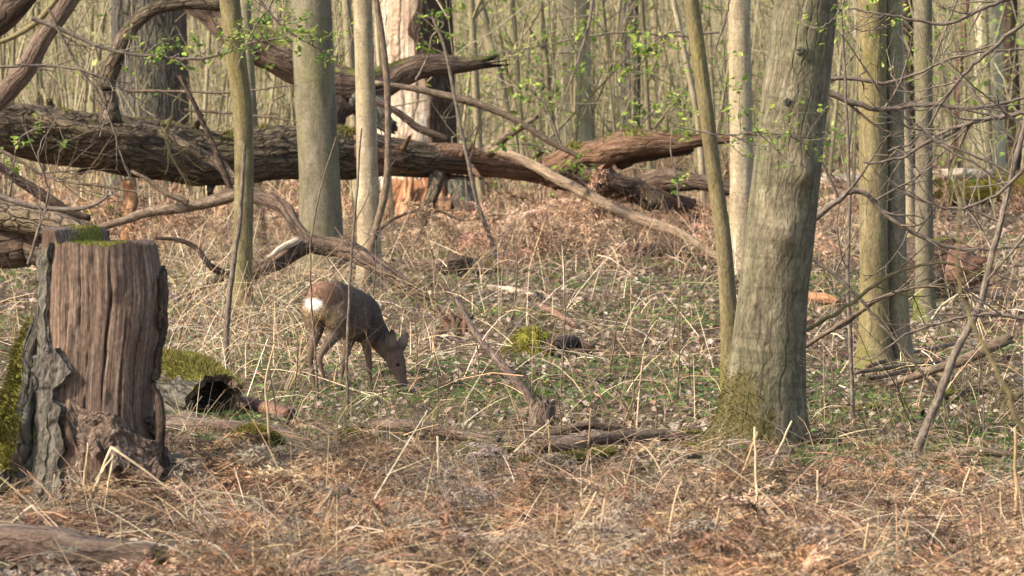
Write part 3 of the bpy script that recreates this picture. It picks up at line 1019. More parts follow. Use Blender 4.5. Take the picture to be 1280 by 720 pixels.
log('dead_log', 'dark low log behind the cut stump at the left edge',
    path_from([(-40, 262, 34, 25.5), (20, 272, 36, 25.3), (80, 284, 34, 25.0), (125, 298, 24, 24.8)], 25), M['log_bark'], 50, 18, 0.12, 0.12, 97, top_moss(0.5, 1, 1, 2, 0.5))
log('dead_log', 'black shaded log lying under the dark low log left of the stump',
    path_from([(-40, 305, 56, 25.6), (30, 308, 54, 25.5), (70, 312, 40, 25.4)], 25.5), M['brown_bark'], 40, 18, 0.12, 0.12, 98)
log('dead_branch', 'dark dead limb reaching down from the left edge towards the stump top',
    path_from([(-20, 196, 10), (20, 222, 12), (50, 242, 14), (80, 262, 13), (110, 272, 8)], 27.5), M['brown_bark'], 36, 10, 0.14, 0, 99, cat='branch')
log('dead_branch', 'thin curved grey twig arching from the left edge to the stump',
    path_from([(-10, 242, 6), (40, 258, 7), (90, 262, 6), (120, 255, 5), (135, 245, 3)], 24.2), M['grey_twig'], 30, 7, 0.14, 0, 100, cat='branch')
log('mossy_mound', 'bright yellow moss mound on the ground behind the cut stump',
    ground_path([(108, 282, 20), (130, 280, 28), (150, 282, 16)]), M['log_bark'], 30, 18, 0.2, 0.1, 101, lambda g: np.clip(g['n'][:, 2] + 0.5, 0, 1), 3000, cat='moss')

# logs on the ground in the clearing
log('ground_log', 'short orange-brown round log lying right of the hollow mossy log', ground_path([(280, 506, 18), (320, 515, 19), (360, 526, 18)]), M['red_wood'], 40, 18, 0.06, 0.05, 110)
log('ground_log', 'long dark log on the ground right of the stump', ground_path([(196, 538, 24), (250, 541, 23), (310, 545, 21), (350, 549, 17), (392, 558, 10)]), M['rot_wood'], 60, 18, 0.12, 0.1, 111)
log('ground_log', 'narrow broken log lying below the long dark log', ground_path([(330, 556, 14), (380, 563, 15), (430, 572, 14), (488, 580, 9)]), M['rot_wood'], 60, 14, 0.12, 0.1, 112)
log('ground_log', 'sunken dark log tight against the right of the stump foot', ground_path([(202, 562, 24), (240, 566, 22), (290, 566, 14)]), M['brown_bark'], 40, 16, 0.15, 0.1, 113)
log('ground_log', 'half-buried grey log below the mossy lump', ground_path([(210, 596, 26), (260, 602, 26), (320, 606, 22), (390, 600, 12)]), M['log_bark'], 50, 16, 0.18, 0.1, 114,
    top_moss(0.3, 0.9, 2.0, 4, 0.5), 500)
log('mossy_lump', 'round mossy lump of rotten wood in front of the dark logs', ground_path([(292, 580, 30), (310, 574, 46), (330, 576, 44), (346, 582, 24)]), M['rot_wood'], 40, 22, 0.25, 0.2, 115,
    top_moss(-0.1, 0.6, 1.5, 7, 1.0), 3000, cat='log')
log('ground_log', 'pale grey birch-like log lying below the deer', ground_path([(466, 538, 15), (500, 540, 19), (540, 544, 17), (580, 551, 15), (622, 558, 12)]), M['rot_wood'], 60, 16, 0.15, 0.1, 116)
log('mossy_lump', 'small bright moss cushion left of the pale grey log', ground_path([(422, 556, 10), (445, 554, 18), (466, 556, 10)]), M['rot_wood'], 24, 16, 0.2, 0.1, 117, lambda g: np.clip(g['n'][:, 2] + 0.6, 0, 1), 1600)
log('ground_log', 'thick weathered grey log in the middle foreground, uppermost of three', ground_path([(672, 566, 22), (720, 563, 24), (770, 557, 20), (840, 551, 14), (900, 552, 8)]), M['rot_wood'], 60, 18, 0.14, 0.12, 118,
    top_moss(0.4, 0.9, 2.0, 4, 0.4), 300)
log('ground_log', 'mossy yellow-green log, middle of three in the middle foreground', ground_path([(640, 590, 14), (690, 588, 18), (735, 580, 18), (765, 573, 10)]), M['rot_wood'], 50, 16, 0.14, 0.1, 119,
    top_moss(-0.1, 0.6, 1.0, 9, 1.0), 2600)
log('ground_log', 'thin reddish stick, lowest of three in the middle foreground', ground_path([(655, 609, 8), (690, 600, 10), (730, 590, 9), (760, 586, 5)]), M['red_wood'], 40, 10, 0.1, 0.05, 120, cat='stick')
log('dead_branch', 'dark arched branch resting above the three foreground logs', path_from([(680, 548, 9), (705, 540, 10), (738, 532, 9), (770, 536, 9), (812, 543, 6)], ground_y(700, 556)), M['brown_bark'], 40, 10, 0.1, 0, 121, cat='branch')
log('leaning_branch', 'pale crooked dead branch leaning to the ground right of the deer',
    path_from([(572, 376, 7, 21.6), (590, 408, 8, 20.9), (612, 440, 10, 20.2), (640, 472, 11, 19.4), (656, 490, 11, 19.0), (668, 515, 12, 18.7), (674, 538, 13, 18.5)], 19), M['rot_wood'], 50, 10, 0.1, 0, 122, cat='branch')
log('small_stump', 'small mossy-topped stump beside the foot of the leaning branch', np.array([[*(on_ground(670, 536) + np.array([0.02, 0.25, -0.05])), 0.085], [*(on_ground(672, 536) + np.array([0.03, 0.25, 0.05])), 0.07],
    [*(on_ground(674, 536) + np.array([0.04, 0.25, 0.10])), 0.055]]), M['rot_wood'], 30, 22, 0.14, 0.15, 123, top_moss(0.2, 0.8, 1, 2, 1), 500, cat='stump', wobble=0.05)
log('mossy_stump', 'low rounded stump thickly covered in yellow moss, right of the deer', np.array([[*(on_ground(668, 446) + np.array([0, 0.1, -0.08])), 0.19], [*(on_ground(668, 446) + np.array([0, 0.1, 0.06])), 0.17],
    [*(on_ground(668, 446) + np.array([0.02, 0.1, 0.15])), 0.11], [*(on_ground(668, 446) + np.array([0.02, 0.1, 0.18])), 0.03]]), M['rot_wood'], 30, 30, 0.25, 0.2, 124, lambda g: np.clip(0.75 - g['n'][:, 0] * 0.5 + 0.4 * g['n'][:, 2], 0, 1), 4500,
    cat='stump', mlen=0.04)
log('ground_log', 'short dark log lying right of the yellow mossy stump', ground_path([(690, 440, 20), (715, 436, 18), (738, 440, 10)]), M['brown_bark'], 30, 14, 0.2, 0.15, 125)
e = log('splintered_stump', 'small splintered reddish stump right of the deer', np.array([[*(on_ground(576, 418) + np.array([0, 0, -0.05])), 0.11], [*(on_ground(576, 418) + np.array([0, 0, 0.05])), 0.09],
    [*(on_ground(578, 418) + np.array([0.01, 0, 0.10])), 0.05]]), M['brown_bark'], 24, 22, 0.4, 0.4, 126, cat='stump', ridge_freq=(20, 20, 0.8), wobble=0.1)
_r = np.random.default_rng(8)
for k in range(13):
    b0 = on_ground(564 + 26 * _r.random(), 419) + np.array([0, 0.12 * _r.random() - 0.06, 0])
    h_ = 0.08 + 0.2 * _r.random()
    tp = b0 + np.array([_r.normal(-0.03, 0.06), _r.normal(0, 0.04), h_])
    obj('splinter', big_tube(np.array([[*b0, 0.022], [*(b0 * 0.5 + tp * 0.5), 0.018], [*tp, 0.004]]), 10, 7, 0.25, seed=k + 600, ridge=0.2), M['red_wood'], e)
log('ground_log', 'dark rotten hollow-sided log in the background beyond the deer', ground_path([(525, 342, 18), (560, 340, 24), (590, 340, 22), (615, 344, 12)]), M['brown_bark'], 40, 18, 0.2, 0.2, 127, top_moss(0.4, .9, 1, 3, .5), 300)
log('ground_log', 'thin bare log on the ground beyond the yellow mossy stump', ground_path([(606, 360, 6), (640, 366, 9), (672, 372, 8)]), M['pale_wood'], 30, 10, 0.1, 0.05, 128)
log('ground_log', 'thin red-ended log slanting beyond the yellow mossy stump', ground_path([(674, 386, 9), (696, 396, 9), (720, 410, 6)]), M['red_wood'], 30, 10, 0.1, 0.05, 129)
log('ground_log', 'dead log half hidden in orange bracken in the centre background', ground_path([(560, 297, 8), (620, 292, 10), (690, 296, 8)]), M['pale_wood'], 30, 10, 0.1, 0.05, 130)
log('ground_log', 'dark log half hidden in orange bracken under the long pale limb', ground_path([(730, 322, 12), (800, 318, 16), (870, 322, 12)]), M['brown_bark'], 30, 12, 0.15, 0.1, 131)
# foreground log at bottom left
e = log('foreground_log', 'weathered grey log lying in the bottom left corner', ground_path([(-60, 690, 62), (40, 697, 60), (120, 704, 54), (196, 712, 46)], 0.1), M['rot_wood'], 80, 30, 0.10, 0.16, 132, top_moss(0.55, 1.0, 1.6, 8, 0.35), ragged=(0, 0.02),
        ridge_freq=(14, 14, 1.0))
pe = ground_path([(196, 712, 46)], 0.1)[0]
ax = norm(np.array([1.0, -0.25, 0.0]))
ge = big_tube(np.array([[*(pe[:3] + ax * 0.012), pe[3] * 0.95], [*(pe[:3] + ax * 0.03), pe[3] * 0.85], [*(pe[:3] + ax * 0.035), pe[3] * 0.3]]), 8, 26, 0.05, seed=133)
ge['moss'] = np.ones(len(ge['v']))
eo = obj('cut_end', ge, M['brown_bark'], e)
obj('moss', moss_fuzz(ge, 1200, 0.014, 0.005, cols=[S(84, 100, 40), S(60, 72, 34)], seed=133), M['moss'], eo, kind='stuff')

# right-hand side wood
log('mossy_log', 'long sunlit log coated in yellow moss in the right background', path_from([(1160, 232, 34, 48), (1210, 236, 42, 48), (1260, 238, 46, 48), (1340, 240, 46, 48)], 46), M['orange_wood'], 60, 24, 0.14, 0.1, 140,
    lambda g: np.clip(0.75 + 0.6 * fbm(g['v'] * 2.5, 3, 2), 0, 1), 9000, mlen=0.04)
log('ground_log', 'bleached bare log lying on top of the long moss-coated log', path_from([(1130, 217, 12, 47), (1180, 218, 14, 47), (1240, 217, 12, 47)], 45), M['pale_wood'], 30, 12, 0.1, 0.1, 141)
log('ground_log', 'pinkish bare log between the thick grey tree and the twin-stemmed tree', path_from([(1000, 226, 20, 45), (1040, 226, 20, 45), (1084, 228, 18, 45)], 45), M['pale_wood'], 30, 14, 0.12, 0.1, 142)
e = log('broken_log', 'broken log with raw reddish end and mossy back behind the slim grey tree', ground_path([(1128, 350, 56), (1160, 352, 66), (1192, 356, 64)]), M['brown_bark'], 50, 28, 0.12, 0.12, 143, top_moss(0.5, 0.95, 1, 3, 0.8), 1200)
pr = ground_path([(1196, 357, 62)])[0]
a2 = norm(np.array([0.85, -0.52, 0]))
ge = big_tube(np.array([[*(pr[:3] - a2 * 0.02), pr[3] * 0.92], [*(pr[:3] + a2 * 0.10), pr[3] * 0.80], [*(pr[:3] + a2 * 0.16), pr[3] * 0.4]]), 14, 24, 0.3, seed=144, ridge=0.3, ragged=(0, 0.12))
obj('broken_end', ge, M['red_wood'], e)
log('dead_branch', 'fallen pole with snapped dark end on the brush pile at right', path_from([(1120, 478, 8), (1170, 462, 11), (1215, 445, 14), (1258, 426, 14)], 19.5), M['twig'], 40, 10, 0.12, 0.04, 145, cat='branch')
log('dead_branch', 'curved dead branch lying on the grass at lower right', path_from([(1135, 578, 10), (1170, 572, 14), (1210, 564, 13), (1250, 566, 10), (1290, 574, 7)], ground_y(1190, 580)), M['twig'], 40, 10, 0.14, 0.05, 146, cat='branch')
log('ground_log', 'dark short root wood right of the foot of the thick grey tree', ground_path([(990, 560, 18), (1015, 557, 14), (1048, 556, 7)]), M['brown_bark'], 30, 14, 0.15, 0.1, 147)
log('ground_log', 'brown log end in the bracken before the thick grey tree', ground_path([(905, 560, 16), (940, 566, 18), (985, 572, 14)]), M['rot_wood'], 40, 14, 0.12, 0.1, 148)
log('ground_log', 'small orange broken log right of the thick grey tree', ground_path([(1008, 376, 12), (1030, 378, 14), (1046, 382, 9)]), M['orange_wood'], 24, 12, 0.2, 0.1, 149)
for k, (pp, lb) in enumerate([
        ([(1085, 470), (1140, 452), (1200, 440)], 'upper thin stick of the brush pile right of the twin-stemmed tree'),
        ([(1070, 478), (1130, 470), (1215, 462)], 'middle thin stick of the brush pile right of the twin-stemmed tree'),
        ([(1090, 486), (1150, 474), (1190, 486)], 'lowest thin stick of the brush pile right of the twin-stemmed tree')]):
    log('stick', lb, ground_path([(u, v, 6) for u, v in pp]) + np.array([0, 0, 0.05, 0]), M['twig'], 24, 7, 0.1, 0, 150 + k, cat='stick', group='sticks of the brush pile')


for k, (pp, w, mt, ms, lb) in enumerate([
        ([(214, 556), (250, 548), (300, 558)], 7, 'twig', 0, 'thin stick lying on the long dark log right of the stump'),
        ([(300, 536), (345, 540), (400, 548), (440, 546)], 9, 'rot_wood', 1, 'mossy stick between the orange-brown log and the moss cushion'),
        ([(395, 590), (450, 584), (500, 590), (530, 586)], 11, 'rot_wood', 1, 'rotten mossy branch on the ground below the moss cushion'),
        ([(560, 566), (600, 572), (640, 566)], 10, 'log_bark', 1, 'short mossy branch between the pale grey log and the three foreground logs'),
        ([(600, 596), (625, 586), (655, 580)], 8, 'brown_bark', 0, 'dark broken stick left of the three foreground logs'),
        ([(770, 590), (830, 580), (880, 572)], 8, 'twig', 0, 'thin branch on the ground right of the three foreground logs'),
        ([(800, 566), (850, 562), (905, 570)], 9, 'rot_wood', 1, 'mossy branch leading to the foot of the thick grey tree'),
        ([(1060, 520), (1110, 512), (1150, 520)], 8, 'rot_wood', 1, 'mossy stick on the grass below the twin-stemmed tree'),
        ([(1180, 500), (1230, 494), (1275, 500)], 12, 'log_bark', 1, 'mossy branch on the grass at the right edge'),
        ([(470, 470), (500, 462), (540, 466)], 6, 'twig', 0, 'thin stick lying just behind the deer head'),
        ([(740, 480), (790, 474), (850, 482)], 6, 'twig', 0, 'thin stick lying in the clearing left of the olive sapling')]):
    log('stick', lb, ground_path([(u, v, w) for u, v in pp]), M[mt], 36, 10, 0.2, 0.1, 900 + k, top_moss(0.0, 0.7, 1.6, k, 0.9) if ms else None, 500 if ms else 0, cat='stick', mlen=0.014)


# ------------------------------------------------------------------ hollow mossy log
def hollow_log():
    a = np.array([*(on_ground(172, 520) + np.array([-0.05, 0.35, 0.15])), 0.20])
    b = np.array([*(on_ground(236, 522) + np.array([0.0, 0.12, 0.13])), 0.19])
    c = np.array([*(on_ground(266, 526) + np.array([0.0, 0.0, 0.10])), 0.16])
    pts = np.array([a, b, c])
    e = empty('hollow_log', (b[0], b[1], gz(b[0], b[1])), 'hollow mossy log with dark ragged opening just right of the cut stump', 'log')
    g = big_tube(pts, 40, 36, 0.16, seed=160, ridge=0.12, cap=False, ragged=(0, 0.10))
    g['moss'] = np.clip(0.08 + 0.55 * g['n'][:, 2] + 1.4 * fbm(g['v'] * 6, 3, 4), 0, 1)
    obj('bark', g, M['furrow_bark'], e)
    gi = {k: (v.copy() if hasattr(v, 'copy') else v) for k, v in g.items()}
    cl = np.repeat(catmull(pts, 40)[:, :3], 36, axis=0)
    gi['v'] = cl + (g['v'] - cl) * 0.76
    gi['f'] = [g['f'][0][:, ::-1]]
    gi['moss'] = np.zeros(len(gi['v']))
    obj('inner_wall', gi, M['brown_bark'], e)
    # rim between both shells
    s = 36
    V = np.concatenate([g['v'][-s:], gi['v'][-s:]])
    i = np.arange(s); j = (i + 1) % s
    obj('rim', {'v': V, 'f': [np.stack([i, j, j + s, i + s], -1)], 'tube': V, 'moss': np.zeros(2 * s)}, M['rot_wood'], e)
    gp = big_tube(np.array([[*(on_ground(222, 530) + np.array([0, -0.10, 0.02])), 0.035], [*(on_ground(238, 530) + np.array([0, -0.14, 0.05])), 0.045], [*(on_ground(250, 530) + np.array([0, -0.12, 0.02])), 0.03]]), 18, 12, 0.3, seed=161, ridge=0.2)
    obj('bare_root', gp, M['rot_wood'], e)
    obj('moss', moss_fuzz(g, 5500, 0.028, 0.006, seed=160), M['moss'], e, kind='stuff')


hollow_log()


# ------------------------------------------------------------------ the cut stump
def stump():
    Y0 = ground_y(130, 632)
    sc = 1 / ppm(Y0)
    c = at(128, 632, Y0)
    g0 = gz(c[0], c[1])
    e = empty('cut_stump', (c[0], c[1], g0), 'tall sawn stump of bare brown rotten wood with bark and moss on its left', 'stump')
    cx, cy = c[0], c[1] + 0.26

    # rows of (pixel row, left edge, right edge)
    prof = [(640, 40, 214), (600, 46, 206), (560, 50, 196), (520, 51, 190), (470, 52, 192), (420, 53, 199), (370, 53, 203), (330, 54, 199), (300, 56, 195), (278, 56, 194)]
    zs = np.array([at(100, p[0], Y0)[2] for p in prof]); zs[0] = g0 - 0.06
    xl = np.array([at(p[1], p[0], Y0)[0] for p in prof]); xr = np.array([at(p[2], p[0], Y0)[0] for p in prof])
    xl = xl * cy / c[1]; xr = xr * cy / c[1]
    ztop_r = at(150, 306, Y0)[2]
    ztop_l = at(90, 288, Y0)[2]
    rings, sides = 170, 260
    t = np.linspace(0, 1, rings)
    th = np.arange(sides) / sides * 2 * np.pi
    SS, TH = np.meshgrid(t, th, indexing='ij')
    X = np.zeros_like(SS); Yy = np.zeros_like(SS); Z = np.zeros_like(SS)
    # top height per angle: back-left half higher, with a step
    ct = np.cos(TH); st = np.sin(TH)
    step = np.clip((-(ct * 0.9) + st * 0.35 - 0.30) * 14, 0, 1)
    ztop = ztop_r + (ztop_l - ztop_r) * step + 0.022 * fbm(np.stack([(ct * 5).ravel(), (st * 5).ravel(), (ct * 0).ravel()], 1), 3, 91).reshape(ct.shape)
    Z = (g0 - 0.06) + SS * (ztop - (g0 - 0.06))
    L = np.interp(Z.ravel(), zs, xl).reshape(Z.shape); Rr = np.interp(Z.ravel(), zs, xr).reshape(Z.shape)
    hw = (Rr - L) / 2; cc = (Rr + L) / 2
    dep = 0.235 + 0.10 * np.exp(-(Z - g0) / 0.2)
    tb = np.stack([0.26 * ct, 0.26 * st, Z], -1)
    tbf = tb.reshape(-1, 3)
    grain = fbm(tbf * np.array([34, 34, 0.7]), 3, 40)
    rid = 0.5 - np.abs(fbm(tbf * np.array([12, 12, 0.5]) + 4, 3, 41))
    slabs = np.clip(fbm(tbf * np.array([7, 7, 1.8]) + 9, 4, 43) * 16, -1, 1)
    low = fbm(tbf * np.array([4, 4, 3]), 3, 42)
    d = (1 + 0.016 * grain + 0.012 * (rid - 0.2) + 0.02 * slabs + 0.05 * low + 0.014 * fbm(tbf * np.array([40, 40, 22]), 2, 47)).reshape(Z.shape)
    # a few deep drying cracks down the bare face
    for (a0, zc, zr, dpth, wdt) in [(4.25, 0.55, 0.35, 0.16, 0.018), (4.62, 0.25, 0.5, 0.12, 0.014), (4.95, 0.7, 0.22, 0.20, 0.020), (5.25, 0.3, 0.4, 0.12, 0.014), (5.5, 0.6, 0.4, 0.14, 0.015), (4.45, 0.8, 0.2, 0.1, 0.012), (5.75, 0.45, 0.3, 0.12, 0.016)]:
        wv = 0.05 * fbm(np.stack([SS.ravel() * 6, SS.ravel() * 0 + a0, SS.ravel() * 0], 1), 3, 51).reshape(SS.shape)
        d = d - dpth * np.exp(-((TH - a0 + wv) / (wdt * 0.62)) ** 2) * np.clip(1.4 - np.abs(SS - zc) / zr, 0, 1)
    sq = 1 / (np.abs(ct) ** 2.6 + np.abs(st) ** 2.6) ** (1 / 2.6)
    X = cc + hw * ct * sq * d
    Yy = cy + dep * st * sq * d
    V = np.stack([X, Yy, Z], -1).reshape(-1, 3)
    i = np.arange(rings * sides).reshape(rings, sides)
    a = i[:-1]; b = np.roll(a, -1, 1); dd = i[1:]; cq = np.roll(dd, -1, 1)
    fq = np.stack([a, b, cq, dd], -1).reshape(-1, 4)
    obj('wood', {'v': V, 'f': [fq], 'tube': tbf, 'moss': np.zeros(len(V))}, M['stump_wood'], e)
    # sawn top: rings inward, stepped
    k = 26
    rr = np.linspace(1.0, 0.0, k)
    top = V.reshape(rings, sides, 3)[-1]
    cen = np.array([cc[-1].mean(), cy, 0])
    TV = []
    for r in rr:
        p = cen[:2] + (top[:, :2] - cen[:2]) * r
        lx = (p[:, 0] - cen[0]) / hw[-1].mean(); ly = (p[:, 1] - cy) / 0.235
        stp = np.clip((-lx * 0.9 + ly * 0.35 - 0.30) * 14, 0, 1)
        z = ztop_r + (ztop_l - ztop_r) * stp + 0.012 * fbm(np.stack([p[:, 0] * 18, p[:, 1] * 18, p[:, 0] * 0], 1), 3, 6) * (r < 1)
        z = np.where(r >= 1, top[:, 2], z)
        TV.append(np.concatenate([p, z[:, None]], 1))
    TV = np.concatenate(TV)
    it = np.arange(k * sides).reshape(k, sides)
    a = it[:-1]; b = np.roll(a, -1, 1); dd = it[1:]; cq = np.roll(dd, -1, 1)
    ft = np.stack([a, b, cq, dd], -1).reshape(-1, 4)
    gt = {'v': TV, 'f': [ft], 'tube': TV, 'n': np.tile([0, 0, 1.0], (len(TV), 1))}
    mm = np.clip(0.32 + 1.5 * fbm(TV * np.array([7, 7, 0]), 3, 11), 0, 1)
    gt['moss'] = mm
    to = obj('sawn_top', gt, M['stump_wood'], e)
    obj('moss', moss_fuzz(gt, 2600, 0.012, 0.005, cols=[S(136, 128, 54), S(112, 114, 50), S(156, 144, 80)], seed=5, thr=0.35), M['moss'], to, kind='stuff')

    # shell strips of bark round the stump
    def shell(name, th0, th1, zb, zt, off, thick, mat, seed, rag=0.06, curl=0.0, moss=None, nth=80, nz=170, moss_n=0, parent=e):
        tt = np.linspace(0, 1, nth); zz = np.linspace(0, 1, nz)
        ZZ, TT = np.meshgrid(zz, tt, indexing='ij')
        e0 = rag * fbm(np.stack([ZZ.ravel() * 7, ZZ.ravel() * 0, ZZ.ravel() * 0 + seed], 1), 3, seed).reshape(ZZ.shape)
        A = th0 + (th1 - th0) * TT + e0 * (1 - TT) * 4 - e0 * TT * 3
        tz = rag * fbm(np.stack([TT.ravel() * 6, TT.ravel() * 0, TT.ravel() * 0 + seed + 5], 1), 3, seed + 1).reshape(ZZ.shape)
        z = zb + (zt - zb) * ZZ + tz * (ZZ) + tz * 0.6 * (1 - ZZ)
        Lz = np.interp(z.ravel(), zs, xl).reshape(z.shape); Rz = np.interp(z.ravel(), zs, xr).reshape(z.shape)
        h = (Rz - Lz) / 2; c0 = (Rz + Lz) / 2
        dp = 0.235 + 0.10 * np.exp(-np.clip(z - g0, 0, None) / 0.2)
        C, Sn = np.cos(A), np.sin(A)
        q = 1 / (np.abs(C) ** 2.6 + np.abs(Sn) ** 2.6) ** (1 / 2.6)
        tbx = np.stack([0.3 * C, 0.3 * Sn, z], -1).reshape(-1, 3)
        nz_ = (fbm(tbx * np.array([22, 22, 14]), 3, seed + 2) * 0.016 + (0.5 - np.abs(fbm(tbx * np.array([17, 17, 8]), 3, seed + 4))) * 0.03 + 0.007 * fbm(tbx * np.array([60, 60, 40]), 2, seed + 6)).reshape(z.shape)
        o_ = off + nz_ + curl * (1 - ZZ) ** 2
        def pos(extra):
            return np.stack([c0 + (h * q + o_ + extra) * C, cy + (dp * q + o_ + extra) * Sn, z], -1).reshape(-1, 3)
        Vo, Vi = pos(0), pos(-thick)
        m = nth * nz
        ii = np.arange(m).reshape(nz, nth)
        fo = np.stack([ii[:-1, :-1], ii[:-1, 1:], ii[1:, 1:], ii[1:, :-1]], -1).reshape(-1, 4)
        def rim(x):
            return np.stack([x[:-1], x[1:], x[1:] + m, x[:-1] + m], -1)
        rims = np.concatenate([rim(ii[0]), rim(ii[-1]), rim(ii[:, 0]), rim(ii[:, -1])])
        gg = {'v': np.concatenate([Vo, Vi]), 'f': [np.concatenate([fo, fo[:, ::-1] + m, rims])], 'tube': np.concatenate([tbx, tbx]),
              'n': np.concatenate([np.stack([C, Sn, C * 0], -1).reshape(-1, 3)] * 2)}
        gg['moss'] = np.zeros(2 * m) if moss is None else np.concatenate([moss(Vo, C.ravel(), Sn.ravel()), np.zeros(m)])
        o = obj(name, gg, mat, parent)
        if moss_n:
            g3 = dict(gg); g3['f'] = [fo]
            obj('moss', moss_fuzz(g3, moss_n, 0.024, 0.006, cols=[S(96, 92, 34), S(78, 80, 34), S(116, 108, 36)], seed=seed), M['moss'], o, kind='stuff')
        return o

    zrow = lambda v: at(100, v, Y0)[2]
    pi = math.pi
    mleft = lambda V, C, Sn: np.clip(0.8 - np.abs((V[:, 2] - zrow(500)) / 0.55) + 0.3 * (C < -0.75), 0, 1) * (Sn < 0.3) * (C < -0.55)
    shell('bark', pi * 0.55, pi * 1.24, g0 - 0.05, zrow(312), 0.006, 0.02, M['furrow_bark'], 201, rag=0.05, moss=None)
    shell('bark', pi * 0.8, pi * 1.37, g0 - 0.05, zrow(450), 0.026, 0.04, M['furrow_bark'], 202, rag=0.10, curl=0.02)
    shell('bark', -0.32, 0.5, zrow(480), zrow(345), 0.012, 0.012, M['brown_bark'], 203, rag=0.04)
    shell('bark', -0.45, 0.35, g0 - 0.03, zrow(520), 0.01, 0.03, M['brown_bark'], 204, rag=0.08, curl=0.05)
    # the hanging flap of loose bark low on the front
    fl = []
    nu, nv_ = 90, 44
    U, W = np.meshgrid(np.linspace(0, 1, nu), np.linspace(0, 1, nv_), indexing='ij')
    topv = 497 + 52 * U + 6 * np.sin(U * 9)
    botv = topv + 44 + 20 * np.sin(U * 3.1) + 9 * vnoise(np.stack([U.ravel() * 9, U.ravel() * 0, U.ravel() * 0], 1), 3).reshape(U.shape) + 4 * np.sin(U * 31)
    vv = topv + (botv - topv) * W
    uu = 86 + 108 * U + 10 * W * (U > 0.8) + 3 * np.sin(W * 7)
    tbx = np.stack([U * 0.4, W * 0.25, U * 0], -1).reshape(-1, 3)
    relief = (0.035 * fbm(tbx * 11, 4, 77) + 0.014 * (0.5 - np.abs(fbm(tbx * np.array([7, 22, 1]), 3, 78))) + 0.006 * fbm(tbx * 90, 2, 79)).reshape(U.shape)
    yy = cy - 0.29 - 0.05 * np.sin(U * pi) - 0.07 * W * W - relief + 0.05 * np.abs(U - 0.5)
    Vf = np.zeros((nu, nv_, 3))
    for a_ in range(nu):
        for b_ in range(nv_):
            Vf[a_, b_] = at(uu[a_, b_], vv[a_, b_], yy[a_, b_])
    m = nu * nv_
    Vf = Vf.reshape(-1, 3)
    ii = np.arange(m).reshape(nu, nv_)
    fo = np.stack([ii[:-1, :-1], ii[:-1, 1:], ii[1:, 1:], ii[1:, :-1]], -1).reshape(-1, 4)
    rim = lambda x: np.stack([x[:-1], x[1:], x[1:] + m, x[:-1] + m], -1)
    rims = np.concatenate([rim(ii[0]), rim(ii[-1]), rim(ii[:, 0]), rim(ii[:, -1])])
    Vb = Vf + np.array([0, 0.03, 0])
    fo2 = obj('bark_flap', {'v': np.concatenate([Vf, Vb]), 'f': [np.concatenate([fo, fo[:, ::-1] + m, rims])], 'tube': np.concatenate([tbx, tbx]), 'moss': np.zeros(2 * m)}, M['rot_wood'], e)
    fo2['label'] = 'loose hanging flap of rotten bark'
    # strap of bark standing off at the right foot
    gs = big_tube(np.array([[*at(190, 480, cy - 0.12), 0.012], [*at(198, 500, cy - 0.14), 0.02], [*at(201, 530, cy - 0.15), 0.022], [*at(200, 565, cy - 0.15), 0.02], [*at(206, 612, cy - 0.15), 0.035]]), 40, 12, 0.2, seed=205, ridge=0.2)
    obj('bark_strap', gs, M['brown_bark'], e)
    # mossy buttress on the left flank
    bt = []
    for (u0, v0, w0, u1, v1, w1, u2, v2, w2) in [(44, 400, 20, 30, 500, 44, 10, 640, 70), (52, 440, 14, 52, 540, 40, 58, 640, 56), (20, 470, 16, 4, 560, 46, -24, 650, 66)]:
        p = np.array([[*at(u0, v0, cy - 0.05), w0 * sc / 2], [*at(u1, v1, cy - 0.12), w1 * sc / 2], [*at(u2, v2, cy - 0.18), w2 * sc / 2]])
        gb = big_tube(p, 70, 40, 0.30, seed=int(u0) + 210, ridge=0.25, ridge_freq=(10, 10, 4), wobble=0.4)
        gb['moss'] = np.clip(0.35 - 0.6 * gb['n'][:, 0] + 1.1 * fbm(gb['v'] * np.array([7, 7, 4]), 3, 3), 0, 1) if u0 != 52 else np.clip(0.2 + 0.6 * fbm(gb['v'] * 5, 2, 3), 0, 1)
        o = obj('root_buttress', gb, M['furrow_bark'], e)
        obj('moss', moss_fuzz(gb, 5000 if u0 != 52 else 600, 0.026, 0.006, cols=[S(92, 86, 40), S(74, 72, 36), S(112, 102, 46)], seed=int(u0)), M['moss'], o, kind='stuff')


M['stump_wood'] = bark_mat('bare_stump_wood', S(66, 51, 42), S(132, 108, 89), S(182, 158, 133), sc=(100, 100, 2.4), bump=1.0, dist=0.012, crack=0.0, crack_sc=(24, 24, 0.7),
                           patch=S(88, 66, 54), patch_amt=0.75, moss=S(134, 132, 44))
stump()


